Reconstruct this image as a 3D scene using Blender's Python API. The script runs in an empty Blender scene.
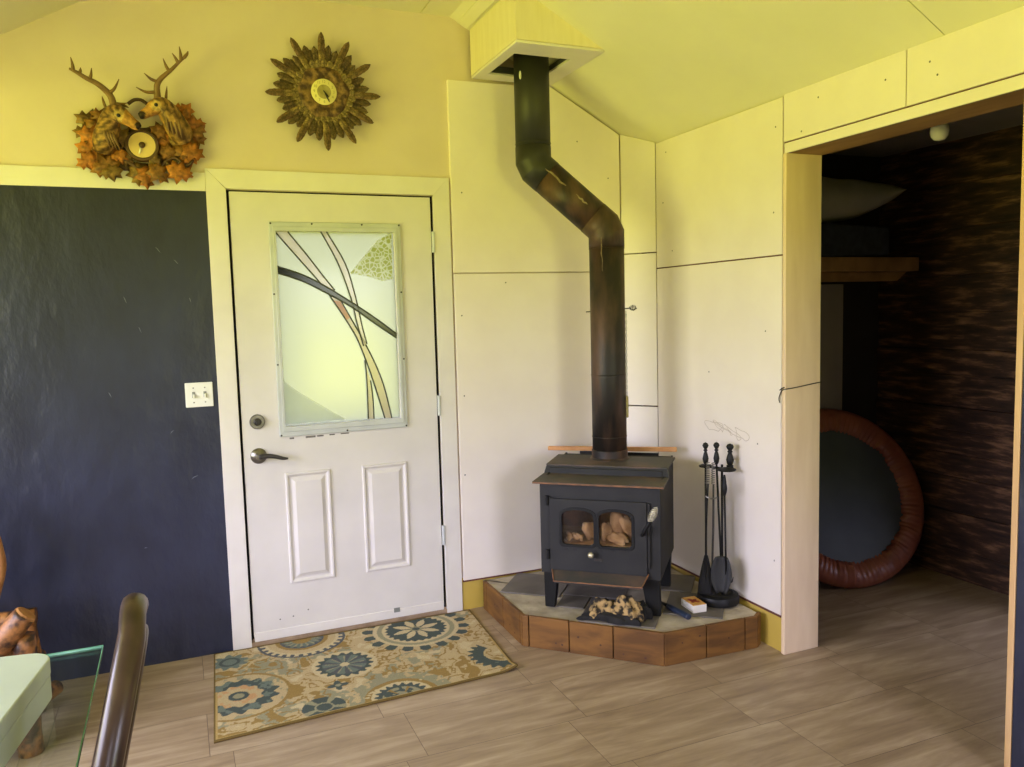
import bpy, bmesh, math, random
from mathutils import Vector, Matrix
random.seed(7)
PI = math.pi
sc = bpy.context.scene
C = sc.collection

# ------------------------------------------------------------------ camera
F, CP, PITCH, YAW, ROLL = 800.7513, Vector((-0.25083, -3.77735, 1.51399)), 0.0897039, 0.3949559, 0.0265782
def cam_axes():
    cy, sy = math.cos(YAW), math.sin(YAW)
    fwd = Vector((sy*math.cos(PITCH), cy*math.cos(PITCH), -math.sin(PITCH)))
    right = Vector((cy, -sy, 0)); down = fwd.cross(right)
    r = right*math.cos(ROLL) + down*math.sin(ROLL)
    d = -right*math.sin(ROLL) + down*math.cos(ROLL)
    return r, d, fwd
RX, DN, FW = cam_axes()
cd = bpy.data.cameras.new('camera'); cam = bpy.data.objects.new('camera', cd); C.objects.link(cam)
cam.matrix_world = Matrix(((RX.x, -DN.x, -FW.x, CP.x), (RX.y, -DN.y, -FW.y, CP.y), (RX.z, -DN.z, -FW.z, CP.z), (0, 0, 0, 1)))
cd.sensor_width = 36; cd.lens = F*36/1024; cd.clip_start = 0.02
sc.camera = cam
def ray(u, v):                       # measurements taken off the photograph become points on a known plane
    return RX*((u-512)/F) + DN*((v-383.5)/F) + FW
def at(u, v, ax, val):
    d = ray(u, v); t = (val-CP[ax])/d[ax]; return CP + d*t
def aty(u, v, y=0.0): return at(u, v, 1, y)
def atz(u, v, z=0.0): return at(u, v, 2, z)

# ------------------------------------------------------------------ materials
def lin(c):
    return tuple((x/255/12.92 if x/255 <= 0.04045 else ((x/255+0.055)/1.055)**2.4) for x in c) + (1,)
def new_mat(name):
    m = bpy.data.materials.new(name); m.use_nodes = True
    nt = m.node_tree; b = nt.nodes['Principled BSDF']
    return m, nt, b
def pm(name, c1, c2=None, rough=0.6, scale=8, stretch=(1, 1, 1), bump=0.0, metal=0.0, spec=0.5, lo=0.35, hi=0.65, detail=5, bscale=None, rough2=None, distortion=0.0):
    """noise mix of two colours with matching bump"""
    m, nt, b = new_mat(name)
    c2 = c2 or c1
    tc = nt.nodes.new('ShaderNodeTexCoord'); mp = nt.nodes.new('ShaderNodeMapping'); mp.inputs['Scale'].default_value = stretch
    nt.links.new(tc.outputs['Object'], mp.inputs['Vector'])
    n = nt.nodes.new('ShaderNodeTexNoise'); n.inputs['Scale'].default_value = scale; n.inputs['Detail'].default_value = detail
    n.inputs['Distortion'].default_value = distortion
    nt.links.new(mp.outputs['Vector'], n.inputs['Vector'])
    r = nt.nodes.new('ShaderNodeValToRGB'); r.color_ramp.elements[0].position = lo; r.color_ramp.elements[1].position = hi
    r.color_ramp.elements[0].color = lin(c1); r.color_ramp.elements[1].color = lin(c2)
    nt.links.new(n.outputs['Fac'], r.inputs['Fac']); nt.links.new(r.outputs['Color'], b.inputs['Base Color'])
    b.inputs['Roughness'].default_value = rough; b.inputs['Metallic'].default_value = metal
    b.inputs['Specular IOR Level'].default_value = spec
    if rough2 is not None:
        mr = nt.nodes.new('ShaderNodeMapRange'); mr.inputs['To Min'].default_value = rough; mr.inputs['To Max'].default_value = rough2
        nt.links.new(n.outputs['Fac'], mr.inputs['Value']); nt.links.new(mr.outputs['Result'], b.inputs['Roughness'])
    if bump:
        src = n
        if bscale:
            src = nt.nodes.new('ShaderNodeTexNoise'); src.inputs['Scale'].default_value = bscale; src.inputs['Detail'].default_value = 4
            nt.links.new(mp.outputs['Vector'], src.inputs['Vector'])
        bp = nt.nodes.new('ShaderNodeBump'); bp.inputs['Strength'].default_value = bump; bp.inputs['Distance'].default_value = 0.01
        nt.links.new(src.outputs['Fac'], bp.inputs['Height']); nt.links.new(bp.outputs['Normal'], b.inputs['Normal'])
    return m
def attr_mat(name, rough=0.8, scale=120, amount=0.5, bump=0.3, spec=0.3, stretch=(1, 1, 1)):
    """colour attribute 'Col' broken up by fine noise"""
    m, nt, b = new_mat(name)
    a = nt.nodes.new('ShaderNodeAttribute'); a.attribute_name = 'Col'
    tc = nt.nodes.new('ShaderNodeTexCoord'); mp = nt.nodes.new('ShaderNodeMapping'); mp.inputs['Scale'].default_value = stretch
    nt.links.new(tc.outputs['Object'], mp.inputs['Vector'])
    n = nt.nodes.new('ShaderNodeTexNoise'); n.inputs['Scale'].default_value = scale; n.inputs['Detail'].default_value = 3
    nt.links.new(mp.outputs['Vector'], n.inputs['Vector'])
    mr = nt.nodes.new('ShaderNodeMapRange'); mr.inputs['From Min'].default_value = 0.3; mr.inputs['From Max'].default_value = 0.7
    mr.inputs['To Min'].default_value = 1-amount; mr.inputs['To Max'].default_value = 1+amount*0.6
    nt.links.new(n.outputs['Fac'], mr.inputs['Value'])
    mx = nt.nodes.new('ShaderNodeMix'); mx.data_type = 'RGBA'; mx.blend_type = 'MULTIPLY'; mx.inputs[0].default_value = 1
    nt.links.new(a.outputs['Color'], mx.inputs[6]); nt.links.new(mr.outputs['Result'], mx.inputs[7])
    nt.links.new(mx.outputs[2], b.inputs['Base Color'])
    b.inputs['Roughness'].default_value = rough; b.inputs['Specular IOR Level'].default_value = spec
    if bump:
        bp = nt.nodes.new('ShaderNodeBump'); bp.inputs['Strength'].default_value = bump; bp.inputs['Distance'].default_value = 0.004
        nt.links.new(n.outputs['Fac'], bp.inputs['Height']); nt.links.new(bp.outputs['Normal'], b.inputs['Normal'])
    return m
M = {}
M['wall'] = pm('wall_paint', (212, 196, 178), (218, 203, 186), 0.6, 3, bump=0.05, bscale=60)
M['board'] = pm('wall_board', (234, 224, 216), (239, 230, 222), 0.55, 4, bump=0.06, bscale=45)
M['board_edge'] = pm('board_core', (112, 66, 56), (92, 46, 42), 0.8, 12)
M['olive'] = pm('olive_paint', (196, 168, 74), (205, 178, 84), 0.6, 5, bump=0.05, bscale=60)
M['ceil'] = pm('ceiling_paint', (226, 222, 190), (231, 227, 197), 0.75, 2.5, bump=0.04, bscale=50)
M['trim'] = pm('trim_paint', (222, 216, 210), (228, 223, 217), 0.42, 6, bump=0.03, bscale=40)
M['door'] = pm('door_paint', (214, 209, 204), (221, 216, 211), 0.38, 5, bump=0.02, bscale=30)
M['blue'] = pm('navy_wall_paint', (33, 36, 53), (42, 46, 67), 0.36, 5, bump=1.0, bscale=12, stretch=(1, 1, 0.55), rough2=0.44, spec=0.5)
M['dark_gap'] = pm('dark_gap', (20, 18, 16), (28, 25, 22), 0.9)
M['ply'] = pm('plywood', (224, 198, 166), (234, 210, 180), 0.6, 5, (3, 3, 0.5), bump=0.03, detail=4)
M['rawbeam'] = pm('raw_beam_wood', (140, 106, 70), (168, 130, 90), 0.7, 6, (2, 0.4, 2), bump=0.1)
M['edgewood'] = pm('edge_wood', (205, 165, 115), (218, 180, 130), 0.55, 8, (3, 3, 0.4))
M['chase'] = pm('chimney_box_board', (226, 215, 178), (232, 222, 188), 0.6, 9, (4, 4, 0.5), bump=0.05)
M['tin'] = pm('grey_tin', (70, 72, 70), (92, 94, 90), 0.45, 7, metal=0.6)
M['pine'] = pm('pine_board', (90, 57, 18), (126, 85, 32), 0.65, 5, (1, 1, 4), bump=0.1, distortion=0.6)
M['pine2'] = pm('pine_plank', (186, 128, 72), (206, 150, 92), 0.55, 6, (0.7, 5, 5), bump=0.06)
M['knot'] = pm('pine_knot', (70, 42, 26), (92, 58, 36), 0.7, 30)
M['mortar'] = pm('mortar', (150, 138, 118), (190, 178, 156), 0.9, 9, (1, 1, 1), bump=0.4, bscale=30)
M['slate'] = pm('slate_tile', (92, 86, 80), (112, 105, 98), 0.65, 6, bump=0.12, bscale=25)
M['iron'] = pm('black_cast_iron', (28, 28, 28), (42, 41, 40), 0.5, 6, bump=0.08, bscale=70, spec=0.4, rough2=0.7)
M['iron_dark'] = pm('black_iron', (13, 13, 13), (21, 21, 21), 0.5, 8, spec=0.3, bump=0.05, bscale=60)
M['iron_rust'] = pm('rusty_stove_top', (60, 58, 54), (104, 80, 66), 0.62, 5, (1, 1, 1), bump=0.12, bscale=60, lo=0.45, hi=0.75)
M['rust_edge'] = pm('rust_edge', (100, 72, 52), (140, 96, 64), 0.75, 25, bump=0.1)
M['pipe_up'] = pm('stovepipe_black', (40, 41, 34), (54, 54, 45), 0.5, 4, (1, 1, 0.5), bump=0.03, metal=0.15)
M['pipe_rust'] = pm('stovepipe_rusted', (34, 29, 26), (98, 72, 56), 0.5, 5, (2, 2, 0.6), bump=0.08, metal=0.2, lo=0.42, hi=0.72, bscale=40, detail=8)
M['flake'] = pm('flaked_metal', (140, 124, 100), (105, 86, 68), 0.6, 60)
M['white_fleck'] = pm('white_patch', (215, 214, 210), (225, 224, 220), 0.7)
M['brass'] = pm('brass_knob', (205, 195, 160), (220, 212, 180), 0.3, 20, metal=0.7)
M['nickel'] = pm('brushed_nickel', (120, 116, 112), (150, 146, 142), 0.3, 30, metal=0.9)
M['nickel_dark'] = pm('dark_metal', (58, 55, 53), (74, 70, 67), 0.4, 30, metal=0.6)
M['spring'] = pm('steel_spring', (196, 190, 170), (222, 216, 196), 0.35, 30, metal=0.6)
M['alu'] = pm('glazing_frame_paint', (186, 190, 188), (198, 202, 200), 0.4, 8)
M['lead'] = pm('lead_came', (52, 56, 46), (72, 76, 62), 0.5, 40, metal=0.2)
M['white_plastic'] = pm('white_plastic', (232, 232, 228), (238, 238, 234), 0.35)
M['threshold'] = pm('worn_threshold', (142, 118, 92), (164, 140, 112), 0.6, 20)
M['scuff'] = pm('pale_scuff', (92, 96, 112), (112, 116, 130), 0.6, 30)
M['soot'] = pm('soot_line', (186, 172, 158), (206, 194, 182), 0.8, 30)
M['rustdoor'] = pm('scuff', (96, 92, 88), (130, 124, 118), 0.8, 60)
M['ash'] = pm('charred_wood', (176, 150, 124), (222, 200, 172), 0.9, 18, bump=0.5, bscale=30)
M['camo'] = pm('camouflage_cloth', (40, 33, 24), (176, 146, 96), 0.9, 34, bump=0.3, lo=0.44, hi=0.56)
M['blackcloth'] = pm('black_cloth', (20, 19, 19), (32, 30, 30), 0.9, 30, bump=0.2)
M['navy_plastic'] = pm('navy_plastic', (30, 40, 62), (40, 52, 76), 0.45, 20)
M['card'] = pm('white_card', (228, 222, 212), (236, 231, 222), 0.7, 20)
M['card_top'] = pm('orange_print', (196, 140, 66), (214, 164, 92), 0.6, 30)
M['red_print'] = pm('red_print', (132, 42, 30), (150, 56, 40), 0.6, 30)
M['plank'] = None
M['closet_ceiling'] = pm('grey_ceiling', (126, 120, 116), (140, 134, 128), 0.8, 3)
M['dim_wall'] = pm('dark_panelled_wall', (84, 78, 74), (96, 90, 84), 0.8, 4)
M['grey_board'] = pm('grey_wallboard', (150, 143, 132), (160, 153, 142), 0.8, 4)
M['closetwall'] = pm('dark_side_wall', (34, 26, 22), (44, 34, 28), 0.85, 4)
M['vinyl_brown'] = pm('brown_vinyl', (128, 70, 54), (152, 90, 70), 0.4, 7, bump=0.1, bscale=25)
M['tramp_mat'] = pm('trampoline_cloth', (66, 72, 80), (76, 84, 94), 0.55, 4, bump=0.05, bscale=120)
M['pillow'] = pm('pillow_cotton', (160, 158, 152), (172, 170, 164), 0.9, 8, bump=0.15, bscale=6)
M['navy_blanket'] = pm('navy_blanket', (46, 50, 66), (58, 62, 80), 0.95, 30, bump=0.2)
M['bulb'] = pm('frosted_bulb', (225, 222, 214), (232, 229, 221), 0.25)
M['porcelain'] = pm('lamp_socket', (190, 186, 178), (205, 201, 193), 0.4)
M['log'] = pm('peeled_log', (56, 33, 17), (156, 104, 54), 0.5, 9, (3, 3, 3), bump=0.25, bscale=14, lo=0.4, hi=0.62)
M['log_end'] = pm('log_end_grain', (150, 100, 52), (180, 128, 74), 0.6, 30)
M['chairwood'] = pm('dark_lacquered_wood', (56, 42, 35), (78, 60, 50), 0.3, 8, (2, 2, 0.3), spec=0.4)
M['deer'] = attr_mat('carved_deer_wood', 0.5, 60, 0.55, 0.5)
M['leafw'] = attr_mat('carved_leaf_wood', 0.5, 70, 0.5, 0.4)
M['antler'] = pm('carved_antler', (96, 70, 40), (128, 96, 58), 0.5, 25, bump=0.2)
M['dial_wood'] = pm('pale_dial', (206, 176, 116), (220, 192, 134), 0.45, 10)
M['dark_wood'] = pm('dark_carved_wood', (64, 42, 26), (88, 60, 36), 0.5, 12, bump=0.3)
M['feather'] = attr_mat('feather', 0.75, 150, 0.6, 0.4)
M['dial_cream'] = pm('cream_dial', (222, 210, 140), (230, 219, 152), 0.5, 20)
M['dial_olive'] = pm('olive_dial', (142, 128, 72), (170, 156, 98), 0.5, 40)
M['black'] = pm('black_paint', (14, 13, 12), (20, 18, 16), 0.5)
M['grey_ink'] = pm('grey_ink', (130, 132, 128), (140, 142, 138), 0.6)
M['grass'] = pm('lawn', (96, 130, 36), (130, 160, 50), 0.9, 3)
M['white_box'] = pm('white_box_plastic', (186, 198, 186), (192, 204, 192), 0.5)

# planks of the side room
m, nt, b = new_mat('old_dark_planks')
tc = nt.nodes.new('ShaderNodeTexCoord'); mp = nt.nodes.new('ShaderNodeMapping'); mp.inputs['Scale'].default_value = (1, 2.0, 13)
nt.links.new(tc.outputs['Object'], mp.inputs['Vector'])
n = nt.nodes.new('ShaderNodeTexNoise'); n.inputs['Scale'].default_value = 2.2; n.inputs['Detail'].default_value = 7; n.inputs['Roughness'].default_value = 0.65
nt.links.new(mp.outputs['Vector'], n.inputs['Vector'])
r = nt.nodes.new('ShaderNodeValToRGB'); e = r.color_ramp.elements
e[0].position = 0.36; e[0].color = lin((34, 23, 18)); e[1].position = 0.74; e[1].color = lin((150, 110, 82))
k = e.new(0.52); k.color = lin((64, 42, 30))
nt.links.new(n.outputs['Fac'], r.inputs['Fac']); nt.links.new(r.outputs['Color'], b.inputs['Base Color'])
bp = nt.nodes.new('ShaderNodeBump'); bp.inputs['Strength'].default_value = 0.6; bp.inputs['Distance'].default_value = 0.01
nt.links.new(n.outputs['Fac'], bp.inputs['Height']); nt.links.new(bp.outputs['Normal'], b.inputs['Normal'])
b.inputs['Roughness'].default_value = 0.5
M['plank'] = m

# floor: large streaked tiles in running rows
m, nt, b = new_mat('travertine_tiles')
geo = nt.nodes.new('ShaderNodeNewGeometry'); mp = nt.nodes.new('ShaderNodeMapping')
mp.inputs['Location'].default_value = (-0.464+0.615*4, 0.903+0.3235*16, 0)
nt.links.new(geo.outputs['Position'], mp.inputs['Vector'])
br = nt.nodes.new('ShaderNodeTexBrick'); br.offset = 0.125; br.offset_frequency = 2; br.squash = 1
br.inputs['Scale'].default_value = 1; br.inputs['Brick Width'].default_value = 0.615; br.inputs['Row Height'].default_value = 0.3235
br.inputs['Mortar Size'].default_value = 0.0013; br.inputs['Mortar Smooth'].default_value = 0.2; br.inputs['Bias'].default_value = 0.0
br.inputs['Color1'].default_value = (0, 0, 0, 1); br.inputs['Color2'].default_value = (1, 1, 1, 1); br.inputs['Mortar'].default_value = (0.5, 0.5, 0.5, 1)
nt.links.new(mp.outputs['Vector'], br.inputs['Vector'])
mp2 = nt.nodes.new('ShaderNodeMapping'); mp2.inputs['Scale'].default_value = (1.2, 8, 1)
add = nt.nodes.new('ShaderNodeVectorMath'); add.operation = 'ADD'
nt.links.new(geo.outputs['Position'], add.inputs[0])
sca = nt.nodes.new('ShaderNodeVectorMath'); sca.operation = 'SCALE'; sca.inputs['Scale'].default_value = 3.0
nt.links.new(br.outputs['Color'], sca.inputs[0]); nt.links.new(sca.outputs['Vector'], add.inputs[1])
nt.links.new(add.outputs['Vector'], mp2.inputs['Vector'])
n = nt.nodes.new('ShaderNodeTexNoise'); n.inputs['Scale'].default_value = 2.2; n.inputs['Detail'].default_value = 9; n.inputs['Roughness'].default_value = 0.64
n.inputs['Distortion'].default_value = 0.4
nt.links.new(mp2.outputs['Vector'], n.inputs['Vector'])
r = nt.nodes.new('ShaderNodeValToRGB'); e = r.color_ramp.elements
e[0].position = 0.3; e[0].color = lin((132, 111, 90)); e[1].position = 0.74; e[1].color = lin((186, 166, 142))
k = e.new(0.5); k.color = lin((156, 135, 111))
nt.links.new(n.outputs['Fac'], r.inputs['Fac'])
mx = nt.nodes.new('ShaderNodeMix'); mx.data_type = 'RGBA'; mx.inputs[7].default_value = lin((104, 86, 70))
nt.links.new(br.outputs['Fac'], mx.inputs[0]); nt.links.new(r.outputs['Color'], mx.inputs[6]); nt.links.new(mx.outputs[2], b.inputs['Base Color'])
b.inputs['Roughness'].default_value = 0.42; b.inputs['Specular IOR Level'].default_value = 0.4
bp = nt.nodes.new('ShaderNodeBump'); bp.inputs['Strength'].default_value = 0.35; bp.inputs['Distance'].default_value = 0.002; bp.invert = True
nt.links.new(br.outputs['Fac'], bp.inputs['Height']); nt.links.new(bp.outputs['Normal'], b.inputs['Normal'])
M['floor'] = m

def schlick(nt, lo=0.04, hi=0.75):
    w = nt.nodes.new('ShaderNodeLayerWeight'); w.inputs['Blend'].default_value = 0.5
    p = nt.nodes.new('ShaderNodeMath'); p.operation = 'POWER'; p.inputs[1].default_value = 4.5
    nt.links.new(w.outputs['Facing'], p.inputs[0])
    m = nt.nodes.new('ShaderNodeMapRange'); m.inputs['To Min'].default_value = lo; m.inputs['To Max'].default_value = hi
    nt.links.new(p.outputs[0], m.inputs['Value']); return m.outputs['Result']
def glass_mat(name, col, trans=0.35, rough=0.15, texture=0.0):
    """backlit obscure art glass: mostly scatters what is behind it"""
    m, nt, b = new_mat(name); out = nt.nodes['Material Output']; nt.nodes.remove(b)
    t = nt.nodes.new('ShaderNodeBsdfTranslucent'); t.inputs['Color'].default_value = lin(col)
    tr = nt.nodes.new('ShaderNodeBsdfTransparent'); tr.inputs['Color'].default_value = lin(col)
    g = nt.nodes.new('ShaderNodeBsdfGlossy'); g.inputs['Roughness'].default_value = rough; g.inputs['Color'].default_value = (0.9, 0.9, 0.9, 1)
    a = nt.nodes.new('ShaderNodeMixShader'); a.inputs[0].default_value = trans
    nt.links.new(t.outputs[0], a.inputs[1]); nt.links.new(tr.outputs[0], a.inputs[2])
    lw = schlick(nt)
    c = nt.nodes.new('ShaderNodeMixShader'); nt.links.new(lw, c.inputs[0])
    nt.links.new(a.outputs[0], c.inputs[1]); nt.links.new(g.outputs[0], c.inputs[2]); nt.links.new(c.outputs[0], out.inputs['Surface'])
    if texture:
        tc = nt.nodes.new('ShaderNodeTexCoord'); v = nt.nodes.new('ShaderNodeTexVoronoi'); v.feature = 'DISTANCE_TO_EDGE'; v.inputs['Scale'].default_value = texture
        nt.links.new(tc.outputs['Object'], v.inputs['Vector'])
        rr = nt.nodes.new('ShaderNodeValToRGB'); rr.color_ramp.elements[0].color = lin((255, 255, 250)); rr.color_ramp.elements[1].color = lin(col)
        rr.color_ramp.elements[0].position = 0.03; rr.color_ramp.elements[1].position = 0.16
        nt.links.new(v.outputs['Distance'], rr.inputs['Fac']); nt.links.new(rr.outputs['Color'], t.inputs['Color']); nt.links.new(rr.outputs['Color'], tr.inputs['Color'])
    return m
M['glass_obscure'] = glass_mat('obscure_glass', (138, 140, 132), 0.10)
M['glass_white'] = glass_mat('clear_bevel_glass', (255, 248, 250), 0.3)
M['glass_orange'] = glass_mat('amber_glass', (236, 186, 160), 0.1)
M['glass_grey'] = glass_mat('grey_glass', (240, 230, 222), 0.2)
M['glass_dark'] = glass_mat('dark_green_glass', (62, 72, 56), 0.1)
M['glass_crackle'] = glass_mat('crackle_glass', (212, 214, 140), 0.1, texture=48)
m, nt, b = new_mat('table_glass'); out = nt.nodes['Material Output']; nt.nodes.remove(b)
tr = nt.nodes.new('ShaderNodeBsdfTransparent'); tr.inputs['Color'].default_value = (0.90, 0.95, 0.93, 1)
g = nt.nodes.new('ShaderNodeBsdfGlossy'); g.inputs['Roughness'].default_value = 0.03
fr = schlick(nt)
a = nt.nodes.new('ShaderNodeMixShader'); nt.links.new(fr, a.inputs[0]); nt.links.new(tr.outputs[0], a.inputs[1]); nt.links.new(g.outputs[0], a.inputs[2])
nt.links.new(a.outputs[0], out.inputs['Surface']); M['table_glass'] = m
M['glass_edge'] = pm('green_glass_edge', (96, 150, 126), (120, 172, 148), 0.2, 20)
m, nt, b = new_mat('sooty_stove_glass'); out = nt.nodes['Material Output']; nt.nodes.remove(b)
tr = nt.nodes.new('ShaderNodeBsdfTransparent'); tr.inputs['Color'].default_value = (0.86, 0.80, 0.72, 1)
g = nt.nodes.new('ShaderNodeBsdfGlossy'); g.inputs['Roughness'].default_value = 0.08
fr = schlick(nt)
a = nt.nodes.new('ShaderNodeMixShader'); nt.links.new(fr, a.inputs[0]); nt.links.new(tr.outputs[0], a.inputs[1]); nt.links.new(g.outputs[0], a.inputs[2])
nt.links.new(a.outputs[0], out.inputs['Surface']); M['stove_glass'] = m

# ------------------------------------------------------------------ mesh helpers
def B(): return bmesh.new()
def box(bm, lo, hi):
    (x0, y0, z0), (x1, y1, z1) = lo, hi
    v = [bm.verts.new(p) for p in ((x0, y0, z0), (x1, y0, z0), (x1, y1, z0), (x0, y1, z0), (x0, y0, z1), (x1, y0, z1), (x1, y1, z1), (x0, y1, z1))]
    for f in ((0, 3, 2, 1), (4, 5, 6, 7), (0, 1, 5, 4), (1, 2, 6, 5), (2, 3, 7, 6), (3, 0, 4, 7)): bm.faces.new([v[i] for i in f])
    return v
def hexa(bm, p8):
    v = [bm.verts.new(p) for p in p8]
    for f in ((0, 3, 2, 1), (4, 5, 6, 7), (0, 1, 5, 4), (1, 2, 6, 5), (2, 3, 7, 6), (3, 0, 4, 7)): bm.faces.new([v[i] for i in f])
    bmesh.ops.recalc_face_normals(bm, faces=bm.faces)
    return v
def prism(bm, poly, off):
    """polygon of 3-D points extruded by the vector off"""
    off = Vector(off); a = [bm.verts.new(Vector(p)) for p in poly]; b2 = [bm.verts.new(Vector(p)+off) for p in poly]
    bm.faces.new(a[::-1]); bm.faces.new(b2)
    for i in range(len(a)):
        j = (i+1) % len(a); bm.faces.new((a[i], a[j], b2[j], b2[i]))
    bmesh.ops.recalc_face_normals(bm, faces=bm.faces)
def smooth_path(pts, k=5):
    pts = [Vector(p) for p in pts]; out = []
    for i in range(len(pts)-1):
        p0 = pts[max(i-1, 0)]; p1 = pts[i]; p2 = pts[i+1]; p3 = pts[min(i+2, len(pts)-1)]
        for j in range(k):
            t = j/k
            out.append(0.5*((2*p1)+(p2-p0)*t+(2*p0-5*p1+4*p2-p3)*t*t+(3*p1-p0-3*p2+p3)*t**3))
    out.append(pts[-1]); return out
def smooth_vals(v, k=5):
    q = smooth_path([(x, 0, 0) for x in v], k); return [max(p.x, 1e-4) for p in q]
def tube(bm, pts, rad, n=10, cap=True, smooth=0, squash=None, closed=False, up=None):
    pts = [Vector(p) for p in pts]
    if not hasattr(rad, '__len__'): rad = [rad]*len(pts)
    if smooth: rad = smooth_vals(rad, smooth); pts = smooth_path(pts, smooth)
    N = len(pts); rings = []
    t0 = (pts[1]-pts[0]).normalized()
    a = Vector(up) if up else (Vector((0, 0, 1)) if abs(t0.z) < 0.9 else Vector((1, 0, 0)))
    u = (a - t0*a.dot(t0)).normalized()
    for i in range(N):
        if closed: t = (pts[(i+1) % N]-pts[i-1]).normalized()
        elif i == 0: t = t0
        elif i == N-1: t = (pts[i]-pts[i-1]).normalized()
        else: t = ((pts[i+1]-pts[i]).normalized()+(pts[i]-pts[i-1]).normalized()).normalized()
        u = (u-t*u.dot(t)).normalized(); w = t.cross(u)
        s = squash or (1, 1)
        mit = 1.0
        rings.append([bm.verts.new(pts[i]+(u*math.cos(2*PI*k/n)*s[0]+w*math.sin(2*PI*k/n)*s[1])*rad[i]*mit) for k in range(n)])
    for i in range(N if closed else N-1):
        A, D = rings[i], rings[(i+1) % N]
        for k in range(n): bm.faces.new((A[k], A[(k+1) % n], D[(k+1) % n], D[k]))
    if cap and not closed:
        bm.faces.new(rings[0][::-1]); bm.faces.new(rings[-1])
    return rings
def lathe(bm, prof, n=24, mat=None):
    mat = mat or Matrix.Identity(4); rings = []
    for r, z in prof:
        rings.append([bm.verts.new(mat @ Vector((max(r, 1e-5)*math.cos(2*PI*k/n), max(r, 1e-5)*math.sin(2*PI*k/n), z))) for k in range(n)])
    for A, D in zip(rings, rings[1:]):
        for k in range(n): bm.faces.new((A[k], A[(k+1) % n], D[(k+1) % n], D[k]))
    bm.faces.new(rings[0][::-1]); bm.faces.new(rings[-1])
    bmesh.ops.recalc_face_normals(bm, faces=bm.faces)
def ball(bm, c, r, s=(1, 1, 1), u=14, v=9):
    bmesh.ops.create_uvsphere(bm, u_segments=u, v_segments=v, radius=1, matrix=Matrix.Translation(Vector(c)) @ Matrix.Diagonal((r*s[0], r*s[1], r*s[2], 1)))
def face_y(p):                                  # lathe axis +z turned to face -y (into the room), placed at p
    return Matrix.Translation(Vector(p)) @ Matrix.Rotation(PI/2, 4, 'X')
def plate_mesh(outline, holes, depth, frame):
    """flat plate with holes: 2-D outline in (a, b); frame maps (a, b, depth) to local 3-D"""
    cu = bpy.data.curves.new('tmp', 'CURVE'); cu.dimensions = '2D'; cu.fill_mode = 'BOTH'; cu.extrude = depth/2
    for lp in [outline]+holes:
        s = cu.splines.new('POLY'); s.points.add(len(lp)-1); s.use_cyclic_u = True
        for p, q in zip(s.points, lp): p.co = (q[0], q[1], 0, 1)
    o = bpy.data.objects.new('tmp', cu); C.objects.link(o)
    dg = bpy.context.evaluated_depsgraph_get(); dg.update()
    me = bpy.data.meshes.new_from_object(o.evaluated_get(dg)); bpy.data.objects.remove(o); bpy.data.curves.remove(cu)
    bm = B(); bm.from_mesh(me); bpy.data.meshes.remove(me)
    bmesh.ops.remove_doubles(bm, verts=bm.verts, dist=1e-5)
    for v in bm.verts: v.co = frame(v.co.x, v.co.y, v.co.z)
    bmesh.ops.recalc_face_normals(bm, faces=bm.faces)
    return bm
def rect(x0, z0, x1, z1): return [(x0, z0), (x1, z0), (x1, z1), (x0, z1)]
WY = lambda y: (lambda a, b, c: Vector((a, y+c, b)))          # plates lying in a plane of constant y
def mesh_of(name, bm, mats, smooth=False):
    me = bpy.data.meshes.new(name); bm.to_mesh(me); bm.free()
    for mm in (mats if isinstance(mats, (list, tuple)) else [mats]): me.materials.append(M[mm] if isinstance(mm, str) else mm)
    if smooth: me.shade_smooth()
    return me
def obj(name, bm, mat, parent=None, smooth=False, bevel=0.0, seg=2, world=True, auto=None):
    me = mesh_of(name, bm, mat, smooth)
    o = bpy.data.objects.new(name, me); C.objects.link(o)
    if parent is not None:
        if world:
            base = Vector((0, 0, 0)); p = parent
            while p is not None: base += p.location; p = p.parent
            for v in me.vertices: v.co -= base
        o.parent = parent
    if bevel:
        md = o.modifiers.new('bevel', 'BEVEL'); md.width = bevel; md.segments = seg; md.limit_method = 'ANGLE'; md.angle_limit = math.radians(40)
    if auto:
        me.shade_smooth()
        try: me.set_sharp_from_angle(angle=math.radians(auto))
        except Exception: pass
    return o
def thing(name, label, cat, loc=(0, 0, 0), group=None, rotz=0):
    o = bpy.data.objects.new(name, None); C.objects.link(o); o.empty_display_size = 0.05
    o.location = loc; o.rotation_euler = (0, 0, rotz); o['label'] = label; o['category'] = cat
    if group: o['group'] = group
    return o
def tag(o, label, cat, group=None):
    o['label'] = label; o['category'] = cat
    if group: o['group'] = group
    return o
def recentre(o, loc):
    """put the origin of a single-mesh thing at its base"""
    loc = Vector(loc)
    for v in o.data.vertices: v.co -= loc
    o.location = loc; return o
def struct(name, bm, mat, parent=None, label=None, cat=None, **k):
    o = obj(name, bm, mat, parent, **k); o['kind'] = 'structure'
    if parent is None:
        o['label'] = label or name.replace('_', ' '); o['category'] = cat or name.split('_')[0]
    return o
def paint(o, fn):
    me = o.data; a = me.color_attributes.new('Col', 'FLOAT_COLOR', 'POINT')
    for i, v in enumerate(me.vertices):
        a.data[i].color = fn(v.co, i)

# ------------------------------------------------------------------ the room
XL, YB, XB = -2.7, -5.0, 2.101            # left wall, back wall, right wall face
def ceil_z(x):
    return min(2.935, 2.369+0.54*(XB-x), max(2.369, 2.655+0.5625*(x+0.82)))
bm = B(); box(bm, (XL-.2, YB-.15, -.08), (3.75, .18, 0))
struct('floor', bm, 'floor', label='streaky beige floor tiles laid in long running rows', cat='floor')
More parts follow.
